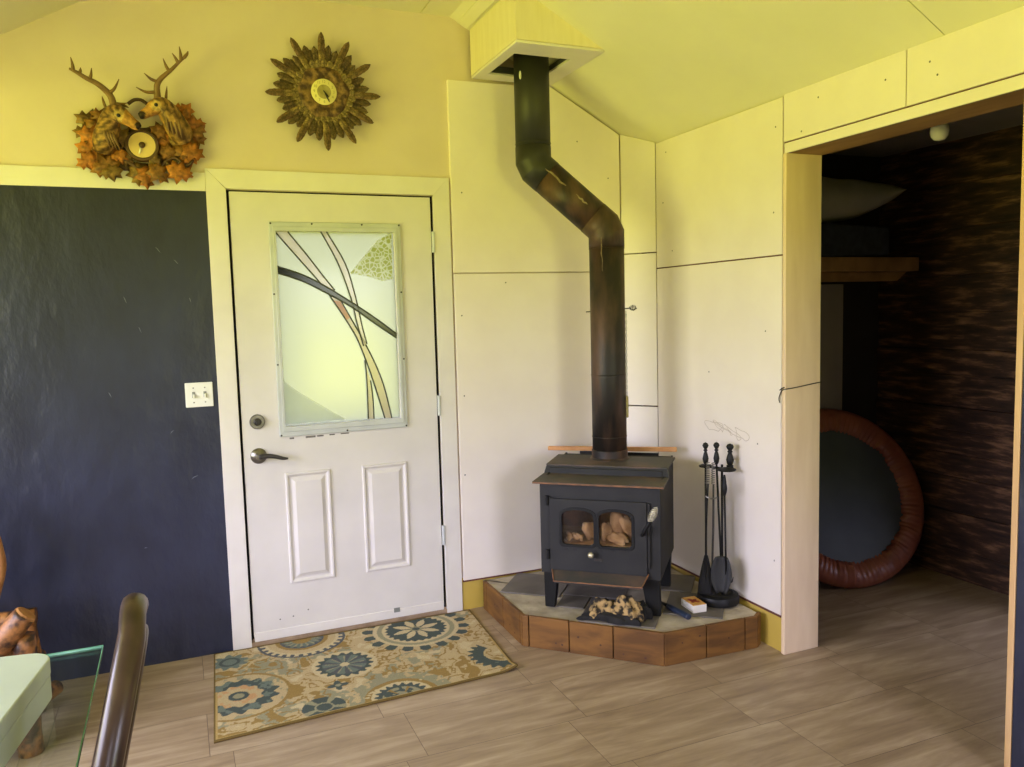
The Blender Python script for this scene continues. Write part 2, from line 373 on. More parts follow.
# ceiling: two slopes with a flat strip between
XR, XF = 1.053, -0.322
bm = B(); z = lambda x: 2.369+.54*(XB-x)
for y0, y1 in ((.15, -1.851), (-1.855, YB)):
    prism(bm, [(2.2, y0, z(2.2)), (XR, y0, z(XR)), (XR, y0, z(XR)+.03), (2.2, y0, z(2.2)+.03)], (0, y1-y0, 0))
ce = struct('ceiling', bm, 'ceil', label='pale sloping plasterboard ceiling with a flat strip at the peak', cat='ceiling')
bm = B(); prism(bm, [(2.25, .15, z(2.25)+.031), (XR-.05, .15, z(XR-.05)+.031), (XR-.05, .15, z(XR-.05)+.1), (2.25, .15, z(2.25)+.1)], (0, YB-.15, 0))
struct('roof_deck', bm, 'board_edge', ce)
bm = B(); box(bm, (XF, YB, 2.935), (.905, .15, 2.965)); box(bm, (.909, YB, 2.935), (XR+.01, .15, 2.965)); box(bm, (XF, YB, 2.966), (XR+.02, .15, 3.03))
struct('flat_panel', bm, 'ceil', ce)
bm = B(); zl = lambda x: 2.655+.5625*(x+.82)
prism(bm, [(XF, .15, zl(XF)), (-1.328, .15, 2.369), (XL-.15, .15, 2.369), (XL-.15, .15, 2.45), (-1.328, .15, 2.45), (XF, .15, zl(XF)+.08)], (0, YB-.15, 0))
struct('left_slope', bm, 'ceil', ce)
bm = B()
prism(bm, [(1.085, 0, 2.908), (1.135, 0, 2.881), (1.145, 0, 2.896), (1.095, 0, 2.923)], (0, YB, 0))
t = struct('trim_5', bm, 'ceil', bevel=.002, label='thin batten covering the ceiling joint beside the chimney box', cat='trim')

# front wall (with the entrance door)
FY = 0.012
bm = B()
def gable(bm, xs, zlo, y0, y1):
    top = [(x, ceil_z(x)+.02) for x in xs]
    prism(bm, [(xs[0], y0, zlo), (xs[-1], y0, zlo)]+[(x, y0, zz) for x, zz in top[::-1]], (0, y1-y0, 0))
gable(bm, [XL-.15, -1.328, -.8, -.6, -.018], 0, FY, .14)
gable(bm, [-.018, .3, .938], 2.082, FY, .14)
gable(bm, [.938, 1.06, 1.5, XB+.02], 0, FY, .14)
wf = struct('wall_front', bm, 'wall', label='pale yellow gable wall around the white entrance door', cat='wall')
bm = B(); box(bm, (XL, .002, 0), (-.09, FY, 2.07))
struct('wainscot_panel', bm, 'blue', wf)
wf.children[0]['label'] = 'textured dark navy wall panel'
# board lining right of the door
def liner(name, poly, y0, y1, mat, parent):
    bm = B(); prism(bm, [(x, y0, zz) for x, zz in poly], (0, y1-y0, 0)); return struct(name, bm, mat, parent, bevel=.0015, seg=1)
liner('wall_board', [(1.026, .156), (1.97, .152), (1.97, 1.707), (1.026, 1.705)], -.01, FY, 'board', wf)
liner('wall_board', [(1.026, 1.711), (1.97, 1.713), (1.97, ceil_z(1.97)-.011), (1.56, ceil_z(1.56)-.011), (1.56, 2.636), (1.026, 2.634)], -.01, FY, 'board', wf)
bm = B(); box(bm, (1.02, .001, 0), (XB, FY-.001, .165)); o = struct('base_strip', bm, 'olive', wf); o['label'] = 'olive yellow strip at the foot of the wall'
bm = B(); box(bm, (1.023, -.0085, .148), (1.97, FY-.002, .157)); struct('board_edge', bm, 'board_edge', wf)
# angled board across the corner
d0, d1 = Vector((1.976, -.002, 0)), Vector((2.098, -.158, 0)); dd = (d1-d0).normalized(); dn = Vector((-dd.y, dd.x, 0))
if dn.y < 0: dn = -dn
bm = B()
for a, b2 in (((0, .1), (0, .985)), ((0, .992), (0, 1.80)), ((0, 1.806), (0, 2.6))):
    za, zb = a[1], b2[1]; p = d0+dd*.003; q = d1-dd*.003
    if zb > 2.5:
        P = [(p.x, p.y, za), (q.x, q.y, za), (q.x, q.y, 2.367), (p.x, p.y, 2.432)]
    else: P = [(p.x, p.y, za), (q.x, q.y, za), (q.x, q.y, zb), (p.x, p.y, zb)]
    prism(bm, P, dn*.012)
struct('wall_corner', bm, 'board', bevel=.001, seg=1, label='narrow board set at an angle across the corner behind the stovepipe', cat='wall')

for (px, py, ln, an) in ((195, 477, .03, .5), (172, 432, .022, .9), (158, 250, .03, -.9), (125, 300, .03, -1.2), (176, 262, .025, -.8), (140, 330, .028, -1.2), (190, 300, .02, -1.3), (110, 395, .024, -1.1), (146, 548, .012, .2)):
    c = aty(px, py, .0018); bm = B(); d = Vector((math.cos(an), 0, math.sin(an)))*ln*.5
    tube(bm, [c-d, c-d*.3+Vector((0, 0, .002)), c+d*.4, c+d], [.0004, .0016, .0012, .0003], 5, smooth=2, squash=(1, 1)); o = obj('scuff_mark', bm, 'scuff', wf, smooth=True); o['kind'] = 'structure'
# right wall with the wide opening
YJ, YE, XJ, ZH = -1.129, -2.126, 2.286, 2.131
bm = B()
box(bm, (XB+.012, YJ+.02, 0), (XJ-.004, .14, 2.55)); box(bm, (XB+.012, YE-.02, ZH+.03), (XJ-.004, YJ+.021, 2.55)); box(bm, (XB+.012, YB, 0), (XJ-.004, YE-.02, 2.55))
wr = struct('wall_right', bm, 'board_edge', label='boarded right wall with a wide opening to the side room', cat='wall')
def rboard(name, y0, y1, z0, z1, mat='board', x0=XB, x1=XB+.0125, bev=.0015):
    bm = B(); box(bm, (x0, min(y0, y1), z0), (x1, max(y0, y1), z1)); return struct(name, bm, mat, wr, bevel=bev, seg=1)
rboard('wall_board', -.155, -1.101, .166, 1.716)
rboard('wall_board', -.155, -1.101, 1.722, 2.361)
rboard('wall_board', -1.108, -1.705, 2.178, 2.368)
rboard('wall_board', -1.709, YB, 2.178, 2.368)
rboard('header_strip', -1.112, YB, 2.131, 2.172)
o = rboard('base_strip', -.13, -1.106, 0, .17, 'olive', XB+.006, XB+.012, 0); o['label'] = 'olive yellow strip at the foot of the wall'
rboard('board_edge', -.15, -1.10, .155, .166, 'board_edge', XB+.002, XB+.012, 0)
o = rboard('wainscot_panel', YE-.022, YB, 0, 2.128, 'blue', XB, XB+.012); o['label'] = 'textured dark navy wall panel'
bm = B(); box(bm, (XB-.004, YJ, 0), (XJ, YJ+.02, ZH)); o = struct('jamb', bm, 'ply', wr, bevel=.002); o['label'] = 'bare plywood jamb board'
bm = B(); box(bm, (XB-.002, YE-.02, 0), (XJ, YE, ZH)); struct('jamb', bm, 'edgewood', wr, bevel=.002)
bm = B(); box(bm, (XB+.001, YE-.02, ZH), (XJ+.004, YJ+.02, ZH+.028)); o = struct('head_jamb', bm, 'rawbeam', wr, bevel=.002); o['label'] = 'rough brown underside of the opening'
sr_ = random.Random(5)
for k2 in range(5):
    yy, zz2, a, b2 = -.64-.045*k2+sr_.uniform(-.02, .02), .935+sr_.uniform(-.012, .012), sr_.uniform(.035, .07), sr_.uniform(.016, .03)
    bm = B(); tube(bm, [(XB-.0001, yy+a*math.cos(t2)*(1+.25*math.sin(3*t2+k2)), zz2+b2*math.sin(t2+.7*k2)*(1+.4*math.cos(2*t2))) for t2 in [2*PI*i/40 for i in range(40)]], .0013, 4, closed=True)
    o = obj('soot_mark', bm, 'soot', wr, smooth=True); o['kind'] = 'structure'
# wire twisted around the jamb
bm = B()
tube(bm, [(XB-.008, YJ-.004, 1.158), (XB+.05, YJ-.006, 1.163), (XB+.12, YJ-.005, 1.171), (XJ, YJ-.005, 1.178)], .0022, 6, smooth=3)
tube(bm, [(XB-.006, YJ-.003, 1.158), (XB-.006, YJ+.02, 1.150), (XB-.007, YJ+.035, 1.118), (XB-.007, YJ+.03, 1.098)], .0022, 6, smooth=3)
tube(bm, [(XB-.006, YJ+.004, 1.166), (XB-.008, YJ+.02, 1.158), (XB-.007, YJ+.03, 1.152)], .0028, 6, smooth=3)
tag(obj('wire_tie', bm, 'nickel_dark', smooth=True), 'thin dark wire tied around the plywood jamb of the opening', 'wire')

# left wall with its window, back wall
WY0, WY1, WZ0, WZ1 = -3.5, -.6, .65, 2.28
bm = B(); x0, x1 = XL-.15, XL
box(bm, (x0, YB, 0), (x1, .14, WZ0)); box(bm, (x0, YB, WZ1), (x1, .14, 2.42)); box(bm, (x0, YB, WZ0), (x1, WY0, WZ1)); box(bm, (x0, WY1, WZ0), (x1, .14, WZ1))
struct('wall_left', bm, 'dim_wall', label='grey left wall with the daylight window', cat='wall')
BW = ((-.7, -.4), (.95, 1.97)); BZ0, BZ1 = .5, 2.05
bm = B(); hs = [XL-.15, -1.328, -.322, BW[0][0], BW[0][1], 1.053, BW[1][0], BW[1][1], 2.3]
gable(bm, [XL-.15, -1.328, -.322, 1.053, 2.3], BZ1, YB-.15, YB); box(bm, (XL-.15, YB-.15, 0), (2.3, YB, BZ0)); box(bm, (2.3, YB-.15, 0), (3.75, YB, 2.5))
for xa, xb in ((XL-.15, BW[0][0]), (BW[0][1], BW[1][0]), (BW[1][1], 2.3)): box(bm, (xa, YB-.15, BZ0), (xb, YB, BZ1))
struct('wall_back', bm, 'dim_wall', label='grey wall behind the viewer', cat='wall')
bm = plate_mesh(rect(WY0, WZ0, WY1, WZ1), [rect(WY0+.05, WZ0+.05, -2.08, WZ1-.05), rect(-2.02, WZ0+.05, WY1-.05, WZ1-.05)], .06, lambda a, b2, c: Vector((XL-.08+c, a, b2)))
struct('window_1', bm, 'trim', bevel=.004, label='white framed two light window in the left wall', cat='window')

for k2, (xa, xb) in enumerate(BW):
    bm = plate_mesh(rect(xa, BZ0, xb, BZ1), [rect(xa+.04, BZ0+.04, xb-.04, BZ1-.04)], .06, lambda a, b2, c: Vector((a, YB-.08+c, b2)))
    struct('window_%d' % (k2+2), bm, 'trim', bevel=.004, label=('white framed narrow window', 'white framed wider window')[k2]+' in the wall behind the viewer', cat='window')

# side room beyond the opening
SX, SY = 3.59, -.22
bm = B()
zc = 0.0
for i in range(15):
    h = .12+.13*random.random(); x = SX+.014*random.random()
    for y0, y1 in ((YB, -1.8), (-1.8, -1.4), (-1.4, .1)):
        if y0 == -1.8 and .28 < zc+h*.5 < .72: continue
        box(bm, (x, y0, zc), (SX+.12, y1, min(zc+h-.001, 2.5)))
    zc += h
for y0, y1, z0, z1 in ((YB, -1.8, 0, 2.5), (-1.4, .1, 0, 2.5), (-1.8, -1.4, 0, .3), (-1.8, -1.4, .72, 2.5)): box(bm, (SX+.06, y0, z0), (SX+.13, y1, z1))
struct('wall_side_room', bm, 'plank', bevel=.003, label='dark rough plank wall of the side room', cat='wall')
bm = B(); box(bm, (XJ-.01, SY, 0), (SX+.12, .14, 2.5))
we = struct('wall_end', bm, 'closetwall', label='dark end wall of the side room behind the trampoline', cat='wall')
bm = B(); box(bm, (XJ, SY-.014, 0), (3.31, SY, 1.62)); o = struct('wall_board', bm, 'grey_board', we); o['label'] = 'grey plasterboard sheet'
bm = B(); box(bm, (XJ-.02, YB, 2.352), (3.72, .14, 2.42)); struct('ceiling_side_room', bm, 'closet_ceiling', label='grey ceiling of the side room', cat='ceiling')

rn = random.Random(3)
for (x, zz2) in ((1.55, 2.55), (1.9, 2.2), (1.72, 2.38), (1.08, 2.1), (1.06, 1.5), (1.06, 1.1), (1.05, .7), (1.3, 1.66)):
    bm = B(); lathe(bm, [(.004, 0), (.0035, .001)], 8, face_y((x, -.0098, zz2))); o = obj('nail_head', bm, 'rustdoor', wf); o['kind'] = 'structure'
for (yy, zz2) in ((-.25, 2.3), (-.22, 2.05), (-.3, 1.8), (-1.06, 2.25), (-1.05, 1.9), (-1.0, 1.4), (-.6, 1.2), (-.95, .9), (-1.06, .4), (-1.3, 2.31), (-1.62, 2.29), (-1.8, 2.30), (-1.83, 2.25), (-1.21, 2.2)):
    bm = B(); lathe(bm, [(.004, 0), (.0035, .001)], 8, Matrix.Translation((XB+.0002, yy, zz2)) @ Matrix.Rotation(-PI/2, 4, 'Y')); o = obj('nail_head', bm, 'rustdoor', wr); o['kind'] = 'structure'

# ------------------------------------------------------------------ door
DH, DW, DB = 2.03, .92, .043
W0, W1, WB, WT = .187, .735, 1.012, 1.905
bm = plate_mesh(rect(0, DB, DW, DB+DH), [rect(W0, WB, W1, WT)], .04, WY(.022))
door = struct('door_1', bm, 'door', bevel=.002, label='white panelled entrance door with a leaded art glass window', cat='door')
def part(name, bm, mat, parent=door, **k): return obj(name, bm, mat, parent, **k)
# glazing frame
fr = plate_mesh(rect(.16, .967, .765, 1.944), [rect(W0, WB, W1, WT)], .012, WY(-.004)); fo = part('window_frame', fr, 'alu', bevel=.004)
fr = plate_mesh(rect(.176, .99, .747, 1.923), [rect(W0+.002, WB+.002, W1-.002, WT-.002)], .006, WY(-.012)); part('inner_bead', fr, 'alu', fo, bevel=.002)
bm = B()
for x, zz in ((.168, 1.936), (.757, 1.936), (.35, 1.936), (.58, 1.936), (.168, 1.62), (.757, 1.62), (.168, 1.3), (.757, 1.3), (.168, .975), (.757, .975), (.47, .975)):
    lathe(bm, [(.0045, 0), (.0045, .002), (.002, .003)], 8, face_y((x, -.0095, zz)))
part('screw', bm, 'nickel_dark', fo)
# panes and leaded strips; points read on the photograph's window
def WP(a, b2): return aty(265+a/3.49, 220+b2/3.49, 0.0)
def clampx(p): return Vector((min(max(p.x, W0), W1), p.y, min(max(p.z, WB), WT)))
bm = B(); box(bm, (W0, .02, WB), (W1, .023, WT)); pane = part('glass_pane', bm, 'glass_obscure')
pane['label'] = 'pale obscure glass'
def strip(name, L, R, mat, y=.008, k=5, lead=True):
    Ls = [clampx(p) for p in smooth_path([WP(*p) for p in L], k)]; Rs = [clampx(p) for p in smooth_path([WP(*p) for p in R], k)]
    n = min(len(Ls), len(Rs)); bm = B()
    f = [[bm.verts.new((p.x, yy, p.z)) for p in S] for S in (Ls[:n], Rs[:n]) for yy in (y, y+.005)]
    for i in range(n-1):
        for a, b2 in ((0, 2), (3, 1), (1, 0), (2, 3)):
            bm.faces.new((f[a][i], f[b2][i], f[b2][i+1], f[a][i+1]))
    bmesh.ops.recalc_face_normals(bm, faces=bm.faces)
    o = part(name, bm, mat, pane)
    if lead:
        for S in (Ls, Rs):
            bm = B(); tube(bm, [(p.x, y, p.z) for p in S], .0034, 6); part('lead_line', bm, 'lead', pane, smooth=True)
    return o
strip('glass_strip', [(35, 40), (110, 125), (190, 215), (222, 258)], [(80, 40), (150, 125), (205, 196), (245, 245)], 'glass_white')
strip('amber_strip', [(240, 280), (262, 315), (285, 350)], [(268, 285), (285, 315), (300, 340)], 'glass_orange', lead=False)
strip('glass_strip', [(226, 262), (310, 390), (350, 480), (385, 580), (420, 692)], [(262, 275), (345, 420), (390, 510), (420, 590), (445, 692)], 'glass_grey', y=.0095)
strip('glass_strip', [(195, 40), (255, 150), (300, 270), (322, 360), (345, 440)], [(215, 40), (280, 150), (315, 260), (340, 370), (357, 432)], 'glass_white', y=.006)
strip('glass_strip', [(350, 490), (357, 560), (362, 695)], [(370, 560), (378, 620), (382, 695)], 'glass_grey', y=.0085)
strip('dark_strip', [(38, 160), (130, 190), (210, 230), (300, 285), (390, 345), (460, 397)], [(38, 183), (130, 213), (210, 252), (300, 302), (390, 365), (460, 412)], 'glass_dark', y=.004)
bm = B(); prism(bm, [clampx(WP(*p))+Vector((0, .016-.0, 0)) for p in ((300, 186), (345, 130), (395, 70), (444, 44), (448, 205), (415, 212), (360, 195))], (0, .002, 0))
part('crackle_piece', bm, 'glass_crackle', pane)
M['glass_pale'] = glass_mat('pale_blue_glass', (238, 240, 242), 0.2)
bm = B(); prism(bm, [clampx(WP(*p))+Vector((0, .016, 0)) for p in ((62, 560), (115, 600), (200, 650), (285, 698), (200, 705), (70, 715))], (0, .002, 0))
part('clear_piece', bm, 'glass_pale', pane)
# scuffs below the window
bm = B()
for a, b2, w, h in ((.215, .957, .02, .007), (.30, .957, .045, .009), (.345, .958, .03, .007), (.40, .959, .025, .006), (.46, .96, .04, .006)):
    box(bm, (a-w/2, -.0012+.003, b2-h/2), (a+w/2, .003, b2+h/2))
part('worn_patch', bm, 'rustdoor', fo)
# raised panels
for x0, x1 in ((.174, .384), (.532, .756)):
    z0, z1 = .272, .799
    bm = B()
    def lp(d, y): return [bm.verts.new(p) for p in ((x0+d, y, z0+d), (x1-d, y, z0+d), (x1-d, y, z1-d), (x0+d, y, z1-d))]
    L = [lp(0, .003), lp(.005, -.006), lp(.012, -.006), lp(.021, .0016), lp(.028, .0016), lp(.046, -.007)]
    for a, b2 in zip(L, L[1:]):
        for i in range(4): bm.faces.new((a[i], a[(i+1) % 4], b2[(i+1) % 4], b2[i]))
    bm.faces.new(L[-1]); bmesh.ops.recalc_face_normals(bm, faces=bm.faces)
    part('raised_panel', bm, 'door')
# deadbolt and lever handle
bm = B(); lathe(bm, [(.034, 0), (.034, .008), (.029, .014), (.026, .014)], 28, face_y((.066, .002, 1.046))); db = part('deadbolt', bm, 'nickel', auto=40)
bm = B(); lathe(bm, [(.018, 0), (.017, .008), (.012, .012)], 20, face_y((.066, -.012, 1.046))); box(bm, (.058, -.036, 1.036), (.066, -.02, 1.056)); part('thumb_turn', bm, 'nickel_dark', db, bevel=.002)
bm = B(); lathe(bm, [(.036, 0), (.036, .006), (.03, .013), (.016, .018), (.014, .05)], 28, face_y((.064, .002, .889))); hb = part('door_handle', bm, 'nickel', auto=40)
bm = B(); tube(bm, [(.062, -.05, .889), (.1, -.052, .893), (.135, -.05, .886), (.165, -.048, .876), (.188, -.047, .873)], [.011, .011, .0095, .008, .004], 10, smooth=4, squash=(1, .75)); part('lever', bm, 'nickel_dark', hb, smooth=True)
# hinges, sweep
for zz in (1.86, 1.06, .405):
    bm = B(); lathe(bm, [(.007, -.05), (.007, .05)], 10, Matrix.Translation((.929, -.006, zz))); box(bm, (.922, -.004, zz-.05), (.936, .004, zz+.05)); part('hinge', bm, 'alu', bevel=.001)
bm = B(); box(bm, (.002, -.004, .0225), (DW-.002, .014, DB+.022)); part('door_sweep', bm, 'trim', bevel=.002)
bm = B(); box(bm, (.66, -.006, DB+.008), (.69, -.003, DB+.03)); part('worn_patch', bm, 'grey_ink')
for x, zz in ((.25, .135), (.12, .11), (.18, .115)):
    bm = B(); lathe(bm, [(.0045, 0), (.002, .0015)], 8, face_y((x, .0025, zz))); part('dent', bm, 'rustdoor')
# jambs, threshold, dark gaps
bm = B(); box(bm, (-.018, .03, 0), (-.004, .14, 2.082)); box(bm, (.924, .03, 0), (.938, .14, 2.082)); box(bm, (-.018, .03, 2.077), (.938, .14, 2.09)); box(bm, (-.004, .045, 0), (.03, .06, 2.08)); box(bm, (.89, .045, 0), (.925, .06, 2.08)); box(bm, (0, .045, 2.04), (.92, .06, 2.08))
struct('door_frame', bm, 'dark_gap', label='dark door frame seen as a thin gap around the white door', cat='door frame')
bm = B(); box(bm, (-.017, -.004, 0), (.937, .14, .022)); struct('threshold', bm, 'threshold', bevel=.004, label='low threshold under the white entrance door', cat='threshold')
# casing, mitred
CL, CR, CT = -.094, 1.017, 2.168
for nm, poly in (('trim_1', [(CL, 0), (-.012, 0), (-.012, 2.082), (CL, CT)]), ('trim_2', [(CL, CT), (-.012, 2.084), (.934, 2.084), (CR, CT)]), ('trim_3', [(.934, 0), (CR, 0), (CR, CT), (.934, 2.084)])):
    bm = B(); prism(bm, [(x, -.006, zz) for x, zz in poly], (0, .0185, 0))
    struct(nm, bm, 'trim', bevel=.0015, label={'trim_1': 'white casing board left of the entrance door', 'trim_2': 'white casing board across the top of the entrance door', 'trim_3': 'white casing board right of the entrance door'}[nm], cat='trim')
bm = B(); box(bm, (XL, -.003, 2.07), (CL-.001, FY, 2.149)); struct('trim_4', bm, 'trim', bevel=.0015, label='white trim band above the navy wall panel', cat='trim')

# ------------------------------------------------------------------ light switch
sw = thing('light_switch', 'white double light switch plate on the navy wall beside the door', 'light switch', (-.171, .002, 1.185))
bm = plate_mesh(rect(-.229, 1.131, -.115, 1.239), [], .007, WY(-.0015)); obj('plate', bm, 'white_plastic', sw, bevel=.0025)
for x in (-.195, -.148):
    bm = B(); box(bm, (x-.006, -.007, 1.173), (x+.006, -.004, 1.199)); tg = obj('toggle_slot', bm, 'grey_ink', sw)
    bm = B(); prism(bm, [(x-.004, -.006, 1.176), (x+.004, -.006, 1.176), (x+.004, -.006, 1.19), (x-.004, -.006, 1.19)], (0, -.012, -.006)); obj('toggle', bm, 'white_plastic', sw, bevel=.0015)
    for zz in (1.216, 1.152):
        bm = B(); lathe(bm, [(.0032, 0), (.0028, .0012)], 10, face_y((x, -.005, zz))); obj('screw', bm, 'nickel', sw)

# ------------------------------------------------------------------ stovepipe chase at the ceiling
XA0, XA1, YA = 1.147, 1.575, -.57; ZB = 2.66
ch = thing('chimney_box', 'boxed wooden chimney casing hanging from the sloped ceiling around the stovepipe', 'chimney box', (1.36, -.285, ZB))
zz = lambda x: min(2.93, 2.369+.54*(XB-x)-.003)
bm = B(); prism(bm, [(XA0, YA, ZB), (XA1-.0, YA, ZB), (XA1, YA, max(zz(XA1), ZB+.003)), (XA0, YA, zz(XA0))], (0, .015, 0)); obj('front_board', bm, 'chase', ch, bevel=.0015)
bm = B(); box(bm, (XA0-.001, YA+.015, ZB), (XA0+.014, -.012, zz(XA0)-.004)); obj('side_board', bm, 'chase', ch, bevel=.0015)
bm = plate_mesh([(XA0+.001, YA+.001), (XA1-.002, YA+.001), (XA1-.002, -.012), (XA0+.001, -.012)], [[(1.2, -.10), (1.2, -.425), (1.475, -.425), (1.475, -.10)]], .012, lambda a, b2, c: Vector((a, b2, ZB-.007+c))); obj('bottom_frame', bm, 'trim', ch, bevel=.002)
bm = B()
box(bm, (1.188, -.435, ZB+.002), (1.198, -.09, 2.76)); box(bm, (1.479, -.435, ZB+.002), (1.489, -.09, 2.685)); box(bm, (1.188, -.1, ZB+.002), (1.489, -.09, 2.69)); box(bm, (1.188, -.437, ZB+.002), (1.489, -.427, 2.69))
obj('tin_liner', bm, 'tin', ch)

# ------------------------------------------------------------------ hearth platform
HP = [Vector((1.122, -.025, 0)), Vector((1.116, -.540, 0)), Vector((1.572, -1.0, 0)), Vector((2.045, -1.02, 0))]
HT = .145
he = thing('hearth_platform', 'low corner hearth faced with pine boards under the black wood stove', 'hearth', (1.6, -.5, 0))
bm = B(); inn = .018
P = [(1.14, -.005, .1), (1.134, -.53, .1), (1.58, -.981, .1), (2.04, -1.0, .1), (2.075, -.978, .1), (2.09, -.17, .1), (1.96, -.012, .1), (1.128, -.012, .1)]
prism(bm, P, (0, 0, HT-.1-.003)); o = obj('mortar_bed', bm, 'mortar', he)
bm = B(); prism(bm, [Vector(p)-Vector((0, 0, .1)) for p in P], (0, 0, .1)); obj('core', bm, 'closetwall', he)
def boards(a, b2, cuts):
    d = (b2-a); L = d.length; d.normalize(); nn = Vector((d.y, -d.x, 0))        # outward
    if nn.dot(Vector((1.6, -.3, 0))-a) > 0: nn = -nn
    cs = [0]+cuts+[1]
    for s, e2 in zip(cs, cs[1:]):
        p = a+d*(s*L+.0022); q = a+d*(e2*L-.0022); bm = B()
        top = HT+random.uniform(-.002, .002)
        prism(bm, [p, q, q+Vector((0, 0, top)), p+Vector((0, 0, top))], -nn*.018)
        bo = obj('side_board', bm, 'pine', he, bevel=.0025)
        for j in range(random.choice((1, 2, 2)) if (q-p).length > .08 else 0):
            c = p.lerp(q, random.uniform(.15, .85))+Vector((0, 0, random.uniform(.02, .125)))
            kb = B(); ang = math.atan2(nn.y, nn.x)
            lathe(kb, [(.006*random.uniform(.7, 1.2), 0), (.003, .001)], 9, Matrix.Translation(c-nn*.0002) @ Matrix.Rotation(ang, 4, 'Z') @ Matrix.Rotation(PI/2, 4, 'Y'))
            obj('knot', kb, 'knot', bo)
boards(HP[0], HP[1], [.1, .54, .95]); boards(HP[1], HP[2], [.05, .345, .655]); boards(HP[2], HP[3], [.44, .86]); boards(HP[3], Vector((2.088, -.99, 0)), [])
# stove frame of reference: u along the front, d into the corner
TH = math.radians(-40.5); SO = Vector((1.446, -.676, 0)); SU = Vector((math.cos(TH), math.sin(TH), 0)); SD = Vector((-math.sin(TH), math.cos(TH), 0))
def SW(u, d, z): return SO+SU*u+SD*d+Vector((0, 0, z))
for u0, u1, a, b2 in ((-.53, -.232, .15, .44), (-.075, .262, -.118, .178), (.272, .532, .06, .345), (-.225, .072, .188, .50), (.08, .37, .36, .6), (-.215, -.085, .03, .178)):
    bm = B(); prism(bm, [SW(u0, a, HT-.003), SW(u1, a, HT-.003), SW(u1, b2, HT-.003), SW(u0, b2, HT-.003)], (0, 0, .007)); obj('slate_tile', bm, 'slate', he, bevel=.0015)

# ------------------------------------------------------------------ wood stove
SZ = HT+.004
st = thing('wood_stove', 'black cast iron wood stove with arched glass door and rusty stepped top', 'wood stove', (SO.x, SO.y, SZ), rotz=TH)
def sp(name, bm, mat, parent=st, **k):
    for v in bm.verts: v.co.z -= SZ
    return obj(name, bm, mat, parent, world=False, **k)
def SF(d): return lambda a, b2, c: Vector((a, d+c, b2))          # plates in the plane of the stove front
def arch(x0, z0, x1, z1, rise, n=10, r=.012):
    p = [(x0+r, z0), (x1-r, z0), (x1, z0+r)]; w = (x1-x0)/2; cx = (x0+x1)/2
    for i in range(n+1):
        a = i/n*PI; p.append((cx+w*math.cos(a), z1-rise+rise*math.sin(a)**.8 if 0 < i < n else z1-rise))
    p.append((x0, z0+r)); return p
FD0, FD1, FZ0, FZ1 = -.195, .18, .37, .64                       # firebox opening behind the door
bm = plate_mesh(rect(-.273, .315, .273, .738), [rect(FD0, FZ0, FD1, FZ1)], .008, SF(.004))
bm2 = B()
hexa(bm2, [(-.273, .008, .32), (-.263, .008, .32), (-.263, .5, .32), (-.273, .5, .32), (-.273, .008, .738), (-.263, .008, .738), (-.263, .5, .785), (-.273, .5, .785)])
hexa(bm2, [(.263, .008, .315), (.273, .008, .315), (.273, .5, .315), (.263, .5, .315), (.263, .008, .738), (.273, .008, .738), (.273, .5, .785), (.263, .5, .785)])
box(bm2, (-.263, .49, .32), (.263, .5, .78)); box(bm2, (-.263, .008, .315), (.263, .49, .325)); box(bm2, (-.263, .008, .725), (.263, .15, .737)); box(bm2, (-.263, .15, .74), (.263, .49, .774))
me = bpy.data.meshes.new('t'); bm2.to_mesh(me); bm2.free(); bm.from_mesh(me); bpy.data.meshes.remove(me)
sp('body', bm, 'iron', bevel=.002)
bm = B(); box(bm, (-.25, .02, .44), (.25, .48, .455)); sp('fire_brick', bm, 'ash')
bm = B(); box(bm, (-.25, .3, .455), (.25, .31, .72)); sp('baffle', bm, 'rust_edge')
# top: front shelf, slanted riser, upper plate
bm = B(); box(bm, (-.295, -.045, .737), (.295, .15, .747)); fs = sp('front_shelf', bm, 'iron_rust', bevel=.002)
bm = B(); box(bm, (-.294, -.0465, .7375), (.294, -.0445, .7445)); sp('rusty_edge', bm, 'rust_edge', fs)
bm = B(); hexa(bm, [(-.292, .148, .746), (.294, .148, .746), (.294, .168, .746), (-.292, .168, .746), (-.282, .166, .787), (.286, .166, .787), (.286, .19, .787), (-.282, .19, .787)]); sp('riser', bm, 'iron')
bm = B(); prism(bm, [(-.284, .162, .781), (.289, .162, .781), (.294, .41, .785), (-.286, .40, .785)], (0, 0, .008)); sp('top_plate', bm, 'iron_rust', bevel=.002)
bm = B(); box(bm, (-.2, .507, .4), (.2, .515, .792)); sp('heat_shield', bm, 'iron_dark')
# legs
def leg(name, u0, u1, w0, w1, d, dep):
    bm = B(); hexa(bm, [(w0, d+.004, SZ), (w1, d+.004, SZ), (w1, d+dep*.6, SZ), (w0, d+dep*.6, SZ), (u0, d, .34), (u1, d, .34), (u1, d+dep, .34), (u0, d+dep, .34)])
    sp(name, bm, 'iron_dark', bevel=.004)
leg('leg', -.264, -.195, -.262, -.215, .004, .06); leg('leg', .18, .264, .212, .27, .004, .06)
leg('leg', -.264, -.2, -.262, -.215, .40, .06); leg('leg', .2, .268, .215, .266, .40, .06)
